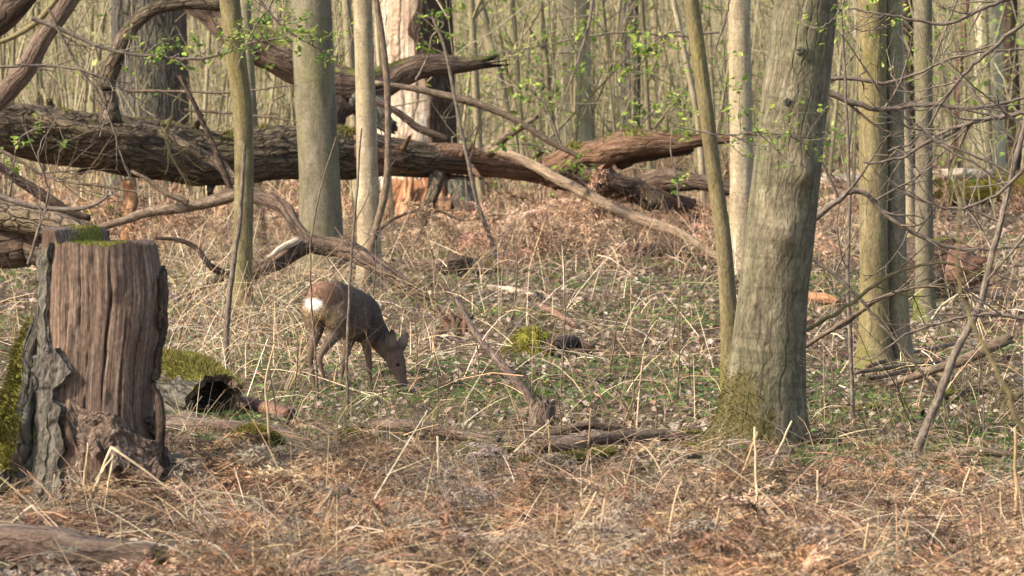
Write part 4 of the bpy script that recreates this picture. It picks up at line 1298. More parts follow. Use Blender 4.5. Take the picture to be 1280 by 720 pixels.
# ------------------------------------------------------------------ the roe deer
def deer():
    o0 = on_ground(396, 496)
    gx = lambda a, d: gz(o0[0] + a, o0[1] + d * 0.66)
    parts = []

    def ell(c, ax, r, n=18):
        """ellipsoid at c; ax = forward unit vector, r=(along, side, up)"""
        th = np.linspace(0, np.pi, n); ph = np.arange(2 * n) / (2 * n) * 2 * np.pi
        T, Ph = np.meshgrid(th, ph, indexing='ij')
        L = np.stack([np.cos(T), np.sin(T) * np.cos(Ph), np.sin(T) * np.sin(Ph)], -1).reshape(-1, 3) * np.array(r)
        f = norm(np.array(ax, float)); s = norm(np.cross([0, 0, 1.0], f)); u = np.cross(f, s)
        V = L @ np.stack([f, s, u]) + np.array(c)
        i = np.arange(n * 2 * n).reshape(n, 2 * n)
        a = i[:-1]; b = np.roll(a, -1, 1); d = i[1:]; c2 = np.roll(d, -1, 1)
        parts.append({'v': V, 'f': [np.stack([a, d, c2, b], -1).reshape(-1, 4)]})

    def lim(pts, n=40, sides=16):
        q = catmull(np.array(pts, float), n)
        parts.append({k: v for k, v in vtubes(q[None, :, :3], q[None, :, 3], sides, cap=True).items() if k in 'vf'})

    fw = norm(np.array([0.36, 0.66, 0]))
    # trunk: hips, loin, belly, chest, shoulder
    for (a, d, z, ra, rs, ru) in [(0.04, 0.08, 0.575, 0.13, 0.105, 0.115), (0.02, 0.03, 0.55, 0.075, 0.085, 0.085), (0.10, 0.19, 0.56, 0.17, 0.112, 0.128), (0.16, 0.31, 0.515, 0.18, 0.118, 0.148), (0.215, 0.41, 0.475, 0.18, 0.122, 0.16),
                                  (0.27, 0.50, 0.45, 0.16, 0.11, 0.15), (0.30, 0.56, 0.455, 0.12, 0.09, 0.12), (0.33, 0.61, 0.41, 0.10, 0.075, 0.10)]:
        ell((a, d, z), fw, (ra, rs, ru))
    # neck reaching down to the right
    lim([(0.27, 0.52, 0.45, 0.10), (0.335, 0.58, 0.385, 0.092), (0.395, 0.58, 0.305, 0.073), (0.445, 0.56, 0.24, 0.06), (0.475, 0.54, 0.21, 0.05)])
    # head, nose to the ground
    lim([(0.452, 0.55, 0.245, 0.03), (0.475, 0.54, 0.215, 0.060), (0.494, 0.53, 0.175, 0.060), (0.512, 0.515, 0.125, 0.048), (0.526, 0.50, 0.078, 0.036), (0.535, 0.49, 0.04, 0.033), (0.54, 0.486, 0.016, 0.02)])
    ell((0.490, 0.53, 0.165), (0.25, -0.1, -0.95), (0.07, 0.05, 0.052))
    # ears: thick leaf shapes
    def ear(b, tip, wdir, w):
        n = 14
        t = np.linspace(0, 1, n)
        b, tip = np.array(b, float), np.array(tip, float)
        P = b + (tip - b) * t[:, None]
        wd = norm(np.array(wdir, float)); ax = norm(tip - b); nn = np.cross(ax, wd)
        prof = w * np.sin(np.pi * np.clip(0.12 + 0.88 * t, 0, 1)) ** 0.75 + 0.004
        ph = np.arange(14) / 14 * 2 * np.pi
        V = P[:, None] + prof[:, None, None] * np.cos(ph)[None, :, None] * wd + (0.011 * np.sin(ph) + 0.02 * np.cos(ph) ** 2)[None, :, None] * nn
        V = V.reshape(-1, 3)
        V = np.concatenate([V, [P[0]], [P[-1]]])
        i = np.arange(n * 14).reshape(n, 14)
        a = i[:-1]; bb = np.roll(a, -1, 1); d = i[1:]; c2 = np.roll(d, -1, 1)
        m = n * 14
        parts.append({'v': V, 'f': [np.stack([a, bb, c2, d], -1).reshape(-1, 4), np.concatenate([np.stack([np.full(14, m), np.roll(i[0], -1), i[0]], -1), np.stack([np.full(14, m + 1), i[-1], np.roll(i[-1], -1)], -1)])]})
    ear((0.470, 0.50, 0.225), (0.468, 0.42, 0.385), (1, 0.2, 0.1), 0.036)
    ear((0.495, 0.55, 0.225), (0.565, 0.53, 0.365), (1, -0.1, -0.4), 0.036)
    # hind legs
    lim([(0.10, 0.07, 0.56, 0.08), (0.125, 0.11, 0.46, 0.085), (0.115, 0.12, 0.385, 0.058), (0.065, 0.07, 0.31, 0.034), (0.02, 0.02, 0.235, 0.022), (0.034, 0.03, 0.15, 0.0155), (0.052, 0.045, 0.075, 0.0145), (0.058, 0.05, 0.045, 0.019), (0.068, 0.065, gx(0.068, 0.065) - o0[2] - 0.004, 0.017)])
    lim([(-0.03, 0.15, 0.55, 0.075), (-0.015, 0.20, 0.46, 0.075), (-0.015, 0.20, 0.385, 0.052), (-0.03, 0.15, 0.31, 0.033), (-0.045, 0.12, 0.235, 0.022), (-0.035, 0.13, 0.15, 0.0155), (-0.022, 0.15, 0.075, 0.0145), (-0.018, 0.155, 0.045, 0.019), (-0.010, 0.17, gx(-0.01, 0.17) - o0[2] - 0.004, 0.017)])
    # front legs
    lim([(0.33, 0.49, 0.46, 0.07), (0.335, 0.48, 0.38, 0.058), (0.305, 0.46, 0.305, 0.040), (0.31, 0.475, 0.235, 0.026), (0.318, 0.485, 0.17, 0.0215), (0.325, 0.49, 0.10, 0.014), (0.33, 0.495, 0.045, 0.018), (0.345, 0.51, gx(0.345, 0.51) - o0[2] - 0.004, 0.016)])
    lim([(0.22, 0.57, 0.46, 0.065), (0.21, 0.57, 0.38, 0.055), (0.185, 0.56, 0.305, 0.038), (0.168, 0.575, 0.235, 0.026), (0.15, 0.585, 0.17, 0.0215), (0.138, 0.59, 0.10, 0.014), (0.13, 0.59, 0.045, 0.018), (0.14, 0.61, gx(0.14, 0.61) - o0[2] - 0.004, 0.016)])
    G = join(parts)
    G['v'][:, 1] *= 0.66
    G['v'][:, 0] *= 0.94
    me = make_mesh('body_raw', G['v'], G['f'], M['litter'])
    tmp = bpy.data.objects.new('body_raw', me)
    COL.objects.link(tmp)
    md = tmp.modifiers.new('r', 'REMESH'); md.mode = 'VOXEL'; md.voxel_size = 0.0075
    sm = tmp.modifiers.new('s', 'SMOOTH'); sm.factor = 0.5; sm.iterations = 4
    dg = bpy.context.evaluated_depsgraph_get()
    ev = tmp.evaluated_get(dg).to_mesh()
    nV = len(ev.vertices)
    V = np.empty(nV * 3); ev.vertices.foreach_get('co', V); V = V.reshape(-1, 3)
    Nn = np.empty(nV * 3); ev.vertices.foreach_get('normal', Nn); Nn = Nn.reshape(-1, 3)
    polys = np.empty(len(ev.loops), np.int32); ev.loops.foreach_get('vertex_index', polys)
    assert len(polys) == 4 * len(ev.polygons)
    Fq = polys.reshape(-1, 4)
    bpy.data.objects.remove(tmp, do_unlink=True)
    # coat colours by region of the body
    coat = S(104, 87, 74); dark = S(80, 67, 58); ruf = S(130, 98, 76); cream = S(196, 168, 128); white = S(246, 238, 224); leg = S(104, 84, 68); muz = S(48, 40, 36)
    C = np.tile(coat, (nV, 1))
    V[:, 1] /= 0.66
    V[:, 0] /= 0.94
    a, d, z = V[:, 0].copy(), V[:, 1].copy(), V[:, 2].copy()
    al = a * fw[0] + d * fw[1]                      # along the body
    sm_ = lambda x: np.clip(x, 0, 1)[:, None] ** 1.0
    nzv = fbm(V * 14, 3, 5) * 0.5
    def put(c, w):
        nonlocal C
        w = sm_(w); C = C * (1 - w) + c * w
    put(ruf, (0.26 - al + nzv * 0.12) / 0.16 * np.clip((z - 0.50) / 0.1, 0, 1))
    put(dark, (z - 0.6 + nzv * 0.06) / 0.06 * ((al > 0.18)))
    put(dark, (al - 0.38 + nzv * .1) / 0.15 * (z > 0.3) * (a < 0.46))
    put(leg, (0.34 - z) / 0.06 * (a < 0.42))
    put(cream, np.clip((0.15 - al + nzv * 0.14) / 0.12, 0, 1) * np.clip((0.56 - z) / 0.06, 0, 1) * np.clip((z - 0.34) / 0.08, 0, 1) * 0.85)
    put(cream, (-Nn[:, 2] - 0.45) / 0.3 * (z > 0.28) * (z < 0.5) * (al < 0.4) * 0.6)
    rp = np.sqrt(((a + 0.02) / 0.058) ** 2 + ((z - 0.553) / 0.037) ** 2)
    put(white, (1.2 - rp + nzv * 0.5) / 0.5 * np.clip((0.1 - al) / 0.03, 0, 1))
    put(S(94, 77, 65), (a - 0.44) / 0.03 * (z < 0.27))
    put(muz, (0.06 - z) / 0.04 * (a > 0.44))
    put(S(122, 106, 94), (z - 0.272) / 0.03 * (a > 0.425) * (d < 0.6))
    put(S(66, 56, 50), (z - 0.33) / 0.04 * (a > 0.425) * (d < 0.6))
    put(S(40, 34, 30), (0.03 - z) / 0.012 * (a < 0.44))
    V[:, 1] *= 0.66
    V[:, 0] *= 0.94
    C *= (1 + 0.18 * fbm(V * np.array([60, 60, 30]), 2, 6))[:, None]
    e = empty('roe_deer', o0, 'roe deer with white rump grazing head down in the clearing', 'deer')
    obj('body', {'v': V + o0, 'f': [Fq], 'col': C}, M['fur'], e)
    # short fur
    rg = np.random.default_rng(3)
    n = 15000
    fc = V[Fq]
    ar = np.linalg.norm(np.cross(fc[:, 1] - fc[:, 0], fc[:, 3] - fc[:, 0]), axis=1)
    k = rg.choice(len(Fq), n, p=ar / ar.sum())
    p = fc[k].mean(1) + rg.normal(0, 0.003, (n, 3)); nn = norm(Nn[Fq[k]].mean(1)); cc = C[Fq[k]].mean(1)
    dirn = norm(nn * 0.25 - fw * 0.75 + np.array([0, 0, -0.35]) + rg.normal(0, 0.18, (n, 3)))
    thin = np.clip((p[:, 2] - 0.2) / 0.2, 0.3, 1) * np.where(p[:, 0] > 0.44, 0.4, 1)
    rump = 0
    ln = (0.011 + 0.008 * rg.random(n)) * thin * (1 + 0.6 * rump)
    obj('fur', blades(p - nn * 0.002 + o0, dirn, ln, np.full(n, 0.003), np.clip(cc * (1 + rg.normal(0, 0.28, (n, 1))), 0, 0.95), segs=1, droop=0.1, rg=rg), M['fur'], e, kind='stuff')
    for (ea, ed, ez) in [(0.473, 0.310, 0.166), (0.491, 0.382, 0.166)]:
        parts.clear()
        ell((ea, ed, ez), (0.2, -1, 0), (0.010, 0.011, 0.011), 8)
        obj('eye', {'v': parts[0]['v'] + o0, 'f': parts[0]['f'], 'col': np.full((len(parts[0]['v']), 3), 0.01)}, M['fur'], e)


M['fur'] = col_mat('deer_coat', rough=0.85, grain=0.15, grain_scale=80)
deer()

# ------------------------------------------------------------------ ground cover
rg = np.random.default_rng(11)


def spread_points(n, y0, y1, margin=1.12, power=1.0):
    """points with a roughly even density over the ground between two distances"""
    y = np.sqrt(y0 ** 2 + rg.random(n) * (y1 ** 2 - y0 ** 2)) if power == 1 else y0 + (y1 - y0) * rg.random(n) ** power
    x = (rg.random(n) * 2 - 1) * 0.158 * y * margin
    return x, y


def px(x, y):
    return 640 + x / y * F


def lift(x, y, dz=0.0):
    return np.stack([x, y, ground_z(x, y) + dz], 1)


# dead leaves
lt = np.array([[-0.5, 0, 0.02], [-0.2, 0.26, 0.10], [-0.2, -0.26, 0.06], [0.2, 0.24, 0.07], [0.2, -0.24, 0.12], [0.5, 0, 0.0], [0, 0, -0.03]])
lf = [np.array([[0, 6, 1, 1], [0, 2, 6, 6], [1, 6, 3, 3], [2, 4, 6, 6], [3, 6, 5, 5], [4, 5, 6, 6]])[:, :3]]
n = 62000
x, y = spread_points(n, 11.0, 48, power=1.45)
keep = rg.random(n) < np.clip(0.65 + 1.1 * n2(x, y, 0.9, 21, 3), 0.08, 1)
x, y = x[keep], y[keep]
n = len(x)
pal = [S(158, 142, 124), S(146, 128, 109), S(134, 114, 94), S(166, 152, 134), S(116, 97, 80), S(146, 114, 92)]
cl = palette(pal, n, 0.16, rg, [0.20, 0.28, 0.25, 0.03, 0.17, 0.07])
pos = lift(x, y, 0.012) + np.stack([np.zeros(n), np.zeros(n), rg.random(n) * 0.03], 1)
g = scatter(lt, lf, pos, rotm(rg.random(n) * 6.28, rg.normal(0, 0.45, n), rg.normal(0, 0.5, n)), (0.026 + 0.05 * rg.random(n) ** 1.5) * np.clip(y / 22, 0.85, 1.5), cl)
tag(obj('leaf_litter', g, M['litter'], loc=(0, 0, 0)), 'pale brown dead leaves littering the clearing floor', 'leaves', kind='stuff')

# tangle of dead stems lying over the ground
def clear(x, y):
    u = px(x, y)
    return np.where((u < 235) & (y < 12.7), 0.12, np.where((u < 260) & (y < 14.4), 0.45, 1.0))


def mound(x, y):
    return 0.13 * np.clip(n2(x, y, 0.75, 35) * 1.3, 0, 1) * clear(x, y) * (y < 16)


def tangle(n, y0, y1, cols, w, L, z0, mask=None, seed=0, width=(0.003, 0.005), flat=0.3, weights=None, pw=1.0, scale_y=True, droop=0.5):
    x, y = spread_points(n, y0, y1, power=pw)
    if mask is not None:
        k = rg.random(len(x)) < mask(x, y)
        x, y = x[k], y[k]
    n = len(x)
    a = rg.random(n) * 2 * np.pi
    el = np.abs(rg.normal(0, flat, n)) + 0.02
    d = np.stack([np.cos(a) * np.cos(el), np.sin(a) * np.cos(el), np.sin(el)], 1)
    ln = L[0] + (L[1] - L[0]) * rg.random(n) ** 1.5
    wd = (width[0] + (width[1] - width[0]) * rg.random(n))
    p = lift(x, y) + np.stack([np.zeros(n), np.zeros(n), rg.random(n) ** 2 * z0 + mound(x, y) * rg.random(n) ** 0.6], 1)
    side = np.stack([rg.normal(0, 0.5, n), rg.normal(0, 0.5, n), np.ones(n)], 1)
    c = palette(cols, n, 0.18, rg, weights)
    g = blades(p, d, ln, wd, c, segs=3, droop=droop * rg.random(n), rg=rg, taper=0.4, side=np.where((rg.random(n) < 0.5)[:, None], side, rg.normal(0, 1, (n, 3))))
    # keep stems from vanishing under the soil
    V = g['v']; zz = ground_z(V[:, 0], V[:, 1]) + 0.004
    V[:, 2] = np.maximum(V[:, 2], zz)
    return g


BRACK = [S(164, 134, 102), S(140, 110, 84), S(186, 158, 124), S(104, 85, 68), S(166, 129, 95), S(150, 134, 114)]
GREYS = [S(138, 120, 102), S(116, 100, 86), S(158, 142, 122), S(98, 84, 72)]
STRAW = [S(206, 182, 144), S(186, 158, 118), S(170, 138, 100), S(216, 198, 166), S(158, 132, 104)]
ORANGE = [S(176, 143, 113), S(154, 119, 93), S(200, 172, 142), S(128, 100, 81), S(184, 149, 117)]

grey_mask = lambda x, y: 1.0 * ((px(x, y) > 420) & (px(x, y) < 740) & (n2(x, y, 0.8, 31) > -0.2))
near_fall = lambda x, y: np.clip((14.9 + 1.0 * n2(x, y, 1.1, 33) - y) / 0.8, 0.10, 1)
gs = [tangle(52000, 10.8, 16.6, BRACK + STRAW[:1], 0, (0.08, 0.45), 0.10, mask=lambda x, y: near_fall(x, y) * clear(x, y), flat=0.35, width=(0.0025, 0.0058)),
      tangle(16000, 11.5, 15.5, GREYS, 0, (0.05, 0.22), 0.07, mask=grey_mask, flat=0.4, width=(0.002, 0.004))]
tag(obj('dead_bracken_tangle', join(gs), M['straw'], loc=(0, 0, 0)), 'tangled brown dead bracken covering the foreground', 'bracken', kind='stuff')

# bracken fronds
def frond_template(seed):
    r = np.random.default_rng(seed)
    t = np.linspace(0, 1, 9)
    rach = np.stack([t, 0.12 * np.sin(t * 2.5 + seed), 0.18 * np.sin(t * 3.0)], 1)
    gs = [vtubes(rach[None], np.linspace(0.008, 0.002, 9)[None], 3)]
    gs[0] = {'v': gs[0]['v'], 'f': gs[0]['f'], 'col': np.full((len(gs[0]['v']), 3), 1.15)}
    m = 16
    k = (np.arange(m) + 0.5) / m
    bp = np.stack([np.interp(k, t, rach[:, i]) for i in range(3)], 1)
    sg = np.where(np.arange(m) % 2, 1, -1)
    d = norm(np.stack([0.55 + 0.25 * r.normal(size=m), sg * (0.9 + 0.2 * r.normal(size=m)), 0.4 * r.normal(size=m)], 1))
    L = 0.40 * np.sin(np.pi * (0.12 + 0.86 * k)) * (0.6 + 0.6 * r.random(m))
    dr = 0.9 * r.random(m)
    gs.append(blades(bp, d, L, np.full(m, 0.010), np.full((m, 3), 1.1), segs=3, droop=dr, rg=r, taper=0.3))
    # small curled leaflets along every side rib
    q = 9
    tt = (np.arange(q) + 0.6) / q
    B = bp[:, None] + d[:, None] * (L[:, None] * tt)[..., None]
    B[:, :, 2] -= (dr * L)[:, None] * tt ** 2
    B = np.repeat(B.reshape(-1, 3), 2, axis=0)
    D = np.repeat(np.repeat(d, q, axis=0), 2, axis=0)
    pr = norm(np.cross(D, np.array([0, 0, 1.0]))) * np.tile([1, -1], len(D) // 2)[:, None]
    dd = norm(pr + 0.5 * D + r.normal(0, 0.45, D.shape))
    nl = len(B)
    gs.append(blades(B, dd, (0.055 + 0.05 * r.random(nl)) * np.repeat(np.tile(1.1 - 0.6 * tt, m), 2), np.full(nl, 0.020), np.ones((nl, 3)) * (0.75 + 0.5 * r.random((nl, 1))), segs=1, droop=0.5 * r.random(nl), rg=r, taper=0.3))
    G = join(gs)
    return G['v'], G['f'], G['col'][:, 0]


def fronds(n, y0, y1, cols, sc, mask=None, pitch=0.35, z0=0.08, pw=1.0):
    out = []
    for v in range(4):
        tv, tf, ti = frond_template(v + 1)
        x, y = spread_points(n // 4, y0, y1, power=pw)
        if mask is not None:
            k = rg.random(len(x)) < mask(x, y)
            x, y = x[k], y[k]
        m = len(x)
        if m == 0: continue
        R_ = rotm(rg.random(m) * 6.28, -np.abs(rg.normal(0, pitch, m)), rg.normal(0, 0.6, m))
        g = scatter(tv, tf, lift(x, y, 0.02) + np.stack([np.zeros(m)] * 2 + [rg.random(m) * z0 + mound(x, y) * rg.random(m) ** 0.6], 1), R_, sc[0] + (sc[1] - sc[0]) * rg.random(m), palette(cols, m, 0.15, rg), ti)
        V = g['v']; V[:, 2] = np.maximum(V[:, 2], ground_z(V[:, 0], V[:, 1]) + 0.004)
        out.append(g)
    return join(out)


clump = lambda x, y: near_fall(x, y) * clear(x, y) * np.clip(0.55 + 1.2 * n2(x, y, 0.7, 35), 0.1, 1) * np.where((px(x, y) > 430) & (px(x, y) < 740) & (y > 12.6), 0.45, 1)
tag(obj('dead_bracken_fronds', fronds(2100, 10.8, 15.6, BRACK, (0.16, 0.38), clump, pitch=0.22, z0=0.05), M['straw'], loc=(0, 0, 0)), 'curled reddish brown dead bracken fronds in the foreground', 'bracken', kind='stuff')

# orange bracken bank in the background
def bank(x, y):
    u = px(x, y)
    return np.where((u > 462) & (u < 600) & (y > 37.5), 0.05, 1) * np.clip(0.35 + 0.9 * np.exp(-((u - 720) / 190.0) ** 2) + 0.3 * (u > 1010) + 0.3 * n2(x, y, 2.2, 41), 0.05, 1) * np.where((u > 1100) & (y > 35), 0.04, 1) * np.clip((y - 31) / 4, 0, 1)
gs = [tangle(24000, 31, 60, ORANGE + STRAW[:2], 0, (0.2, 0.85), 0.35, mask=bank, flat=0.9, width=(0.006, 0.012), droop=0.7)]
gs.append(fronds(1100, 32, 56, ORANGE, (0.4, 0.85), bank, pitch=0.6, z0=0.3))
tag(obj('orange_bracken_bank', join(gs), M['straw'], loc=(0, 0, 0)), 'bank of orange dead bracken behind the clearing', 'bracken', kind='stuff')

# pale dry grass standing on the left of the clearing and round about
def dry(x, y):
    u = px(x, y)
    left = np.exp(-((u - 310) / 190.0) ** 2) * np.clip((y - 18) / 3, 0, 1)
    return np.clip(0.17 + 0.95 * left + 0.3 * n2(x, y, 1.2, 43), 0.02, 1)


def stand(n, y0, y1, cols, hr, wr, mask, lean=0.35, droop=0.5, segs=4, pw=1.0, weights=None):
    x, y = spread_points(n, y0, y1, power=pw)
    k = rg.random(n) < mask(x, y)
    x, y = x[k], y[k]; n = len(x)
    d = norm(np.stack([rg.normal(0, lean, n), rg.normal(0, lean, n), np.ones(n)], 1))
    return blades(lift(x, y, -0.01) + np.stack([np.zeros(n)] * 2 + [mound(x, y) * 0.7], 1), d, hr[0] + (hr[1] - hr[0]) * rg.random(n) ** 1.6, wr[0] + (wr[1] - wr[0]) * rg.random(n), palette(cols, n, 0.15, rg, weights), segs=segs,
                  droop=droop * rg.random(n), rg=rg, taper=0.3)


arch = stand(4600, 10.9, 15.4, STRAW + BRACK[:3] + BRACK[4:5], (0.2, 0.65), (0.004, 0.009), lambda x, y: np.clip(0.3 + 1.1 * n2(x, y, 0.9, 47), 0.05, 1) * clear(x, y) * near_fall(x, y), 0.8, 0.9, 6)
gs = [arch, stand(6000, 30, 46, STRAW + ORANGE, (0.3, 1.0), (0.006, 0.011), bank, 0.35, 0.5), stand(15000, 17, 38, STRAW + GREYS[:2], (0.15, 0.95), (0.004, 0.008), dry, 0.5, 0.8), tangle(14000, 18, 40, STRAW, 0, (0.15, 0.6), 0.25, mask=dry, flat=0.5, width=(0.004, 0.008)),
      stand(7000, 11, 18, STRAW + BRACK[:3], (0.06, 0.38), (0.0025, 0.005), lambda x, y: np.clip(0.35 + 0.8 * n2(x, y, 0.8, 45), 0.05, 1) * clear(x, y), 0.7, 0.6)]
tag(obj('dry_grass', join(gs), M['straw'], loc=(0, 0, 0)), 'pale straw-coloured dry grass and stems standing in the clearing', 'grass', kind='stuff')

# fresh green herbs in patches
def green(x, y):
    u = px(x, y)
    m = np.clip(0.22 + 1.9 * n2(x, y, 1.5, 51, 3), 0, 1)
    return m * np.clip((y - 14.2) / 1.5, 0.04, 1) * np.clip((44 - y) / 8, 0, 1)


n = 70000
x, y = spread_points(n, 13, 40, power=1.3)
k = rg.random(n) < green(x, y)
x, y = x[k], y[k]; n = len(x)
d = norm(np.stack([rg.normal(0, 0.7, n), rg.normal(0, 0.7, n), np.ones(n) * 0.8], 1))
GREEN = [S(104, 124, 66), S(90, 114, 60), S(126, 142, 76), S(82, 102, 58)]
ht = (0.02 + 0.05 * rg.random(n)) * np.clip(y / 20, 1, 1.7)
g1 = blades(lift(x, y, 0.0) + np.stack([np.zeros(n)] * 2 + [rg.random(n) * 0.05], 1), d, ht, 0.012 + 0.012 * rg.random(n), palette(GREEN, n, 0.18, rg), segs=2, droop=0.6, rg=rg, taper=0.5)
tag(obj('green_herbs', g1, M['leaf'], loc=(0, 0, 0)), 'fresh green spring herbs in patches on the clearing floor', 'plants', kind='stuff')

def grass_mask(x, y):
    u = px(x, y)
    return np.clip(0.16 + 0.6 * (u > 1000) * (y < 19) + 0.4 * ((u > 200) & (u < 640) & (y > 15.5) & (y < 19.5)) + 0.35 * n2(x, y, 0.9, 53), 0.0, 1)
g1 = stand(34000, 14.0, 27, [S(112, 120, 62), S(90, 106, 54), S(136, 138, 78), S(150, 140, 92)], (0.05, 0.22), (0.003, 0.006), grass_mask, 0.35, 0.5, 3)
tag(obj('green_grass', g1, M['leaf'], loc=(0, 0, 0)), 'thin green grass blades growing in the clearing', 'grass', kind='stuff')

# moss cushions low on the ground
n = 16000
x, y = spread_points(n, 14.5, 36)
k = rg.random(n) < np.clip((n2(x, y, 0.9, 57) - 0.28) * 5, 0, 1)
x, y = x[k], y[k]; n = len(x)
d = norm(np.stack([rg.normal(0, 0.5, n), rg.normal(0, 0.5, n), np.ones(n)], 1))
g1 = blades(lift(x, y, 0.0), d, 0.02 + 0.03 * rg.random(n), np.full(n, 0.016), palette(MOSS_C, n, 0.2, rg), segs=1, droop=0.1, rg=rg)
tag(obj('ground_moss', g1, M['moss'], loc=(0, 0, 0)), 'yellow-green moss growing low on the clearing floor', 'moss', kind='stuff')

# twigs lying about
n = 1500
x, y = spread_points(n, 12, 34)
a = rg.random(n) * 6.28
ln = 0.1 + 0.4 * rg.random(n) ** 2
P = np.zeros((n, 5, 3))
for i in range(5):
    t = i / 4
    xx = x + np.cos(a) * ln * t + rg.normal(0, 0.01, n); yy = y + np.sin(a) * ln * t + rg.normal(0, 0.01, n)
    P[:, i] = lift(xx, yy, 0.02) + np.stack([np.zeros(n)] * 2 + [0.03 * rg.random(n)], 1)
g1 = vtubes(P, (0.003 + 0.006 * rg.random(n) ** 2)[:, None] * np.linspace(1, 0.5, 5)[None], 4)
tag(obj('fallen_twigs', g1, M['twig'], loc=(0, 0, 0)), 'small fallen twigs strewn over the clearing floor', 'twigs', kind='stuff')

# low brambles and dead twiggy stems, too tangled to count
ps = []
rb = np.random.default_rng(19)
for k in range(130):
    if k < 18:
        y_ = 22 + 6 * rb.random(); u_ = -10 + 200 * rb.random()
    elif k < 40:
        y_ = 27 + 9 * rb.random(); u_ = 20 + 560 * rb.random()
    elif k < 75:
        y_ = 16.5 + 14 * rb.random(); u_ = 1010 + 280 * rb.random()
    else:
        y_ = 16 + 18 * rb.random(); u_ = 180 + 1100 * rb.random()
    x_ = (u_ - 640) * y_ / F
    a_ = rb.random() * 6.28
    ps += branch_paths(np.array([x_, y_, gz(x_, y_)]), np.array([math.cos(a_), math.sin(a_), 0.5 + rb.random()]), 0.4 + 0.6 * rb.random(), 0.0035 + 0.002 * rb.random(), 2, rb, nb=4, spread=0.6, up=0.0, wob=0.16)
tag(obj('bramble_tangle', paths_geo(ps, 3), M['twig'], loc=(0, 0, 0)), 'tangle of low dead brambles and twiggy stems round the clearing', 'brambles', kind='stuff')

# ------------------------------------------------------------------ single dead stalks that stand out
def stalk(label, pts, Y, w, col='straw', name='dead_stalk', group='pale dead bracken stalks in the foreground', leaf=0):
    p = path_from([(u, v, w) for u, v in pts], Y)
    if name == 'dead_stalk':
        p[0, 2] = gz(p[0, 0], p[0, 1]) - 0.02
    if len(p) > 3:
        q = catmull(p, 14)
    else:
        q = np.concatenate([p[i] + (p[i + 1] - p[i]) * np.linspace(0, 1, 6)[:, None] for i in range(len(p) - 1)])
        q[:, :3] += rg.normal(0, 0.0015, (len(q), 3))
    g = vtubes(q[None, :, :3], (q[:, 3] * np.linspace(1, 0.6, len(q)))[None], 6, cap=True)
    g['col'] = np.tile(palette(STRAW[:3], 1, 0.1, rg), (len(g['v']), 1))
    base = (p[0, 0], p[0, 1], gz(p[0, 0], p[0, 1]))
    return tag(obj(name, g, M['straw'], loc=base), label, 'stalk', group)


stalk('long pale bracken stalk folded in a sharp peak before the stump foot', [(104, 634), (139, 558), (240, 632)], 13.7, 4.5, group=None)
stalk('thin stalk leaning on the folded stalk before the stump foot', [(128, 640), (141, 570), (120, 600)], 13.6, 3, group=None)
stalk('long pale stalk slanting in from the left edge below the stump', [(-8, 588), (40, 632), (80, 680)], 13.1, 5, group=None)
stalk('upright orange stalk before the mossy lump right of the stump', [(338, 594), (335, 520), (332, 478), (343, 430)], 15.3, 4, group=None)
stalk('short pale upright stalk right of the stump foot', [(290, 618), (284, 585), (283, 555)], 14.6, 4, group=None)
stalk('orange stalk bent into a square hook right of the stump', [(243, 574), (243, 562), (275, 560)], 15.2, 4, group=None)
stalk('upright grey stalk standing in the middle foreground', [(548, 640), (548, 590), (547, 545)], 14.4, 5, group=None)
stalk('pale stalk slanting before the pale grey log below the deer', [(576, 592), (564, 572), (551, 554)], 15.0, 4, group=None)
stalk('thin tall orange stalk in front of the three foreground logs', [(734, 612), (735, 560), (739, 510)], 15.4, 3.5, group=None)
stalk('thin red stalk left of the three foreground logs', [(688, 586), (687, 550), (685, 525)], 16, 3, group=None)
stalk('pale forked stalk slanting left of the three foreground logs', [(630, 572), (660, 548), (686, 528)], 16, 3, group=None)
stalk('long pale stalk leaning right at the bottom centre', [(668, 730), (690, 690), (735, 640)], 12.2, 4, group='pale stalks leaning together at the bottom centre')
fg = 'pale dead stalks standing in the foreground bracken'
lab = 'pale dead stalk in the foreground bracken'
for (u, v, u1, v1, w) in [(700, 735, 745, 640, 4), (724, 735, 756, 650, 4), (735, 735, 742, 670, 3), (694, 730, 698, 655, 3), (775, 660, 790, 600, 3), (770, 700, 762, 660, 3), (606, 660, 576, 690, 4), (560, 700, 610, 672, 3),
                          (630, 690, 608, 668, 4), (845, 690, 895, 640, 4), (946, 705, 943, 560, 4), (952, 600, 990, 552, 4), (920, 640, 947, 565, 4), (1018, 660, 1021, 613, 4), (1033, 700, 1040, 655, 3), (1079, 730, 1085, 680, 5),
                          (1102, 730, 1106, 690, 4), (1120, 725, 1135, 682, 4), (990, 735, 995, 680, 4), (975, 730, 988, 678, 4), (1062, 640, 1092, 628, 3), (355, 690, 415, 640, 4), (235, 700, 245, 650, 4), (375, 725, 418, 648, 4),
                          (398, 725, 420, 694, 4), (285, 705, 300, 672, 4), (330, 720, 336, 680, 4), (1240, 690, 1250, 640, 3), (1205, 650, 1212, 610, 3), (1270, 700, 1268, 560, 6), (865, 610, 905, 575, 4), (100, 640, 110, 580, 4), (70, 650, 68, 618, 3),
                          (470, 690, 520, 668, 3), (505, 640, 440, 622, 3), (30, 640, 8, 700, 4), (820, 735, 822, 690, 4), (880, 735, 900, 660, 4), (1150, 735, 1180, 668, 3), (160, 720, 152, 672, 3)]:
    Y = min(max(ground_y(u, min(v, 719)), 11.4), 16)
    if v > 719: Y = 11.7
    v1 -= 26
    mid = ((u + u1) / 2 + rg.normal(0, 4), (v + v1) / 2)
    zone = 0 if u < 430 else 1 if u < 800 else 2
    stalk(lab + [' at left, before the stump', ' at the bottom centre', ' at right, before the grey tree'][zone], [(u, v), mid, (u1, v1)], Y, w, group=fg + [' at left', ' at centre', ' at right'][zone])

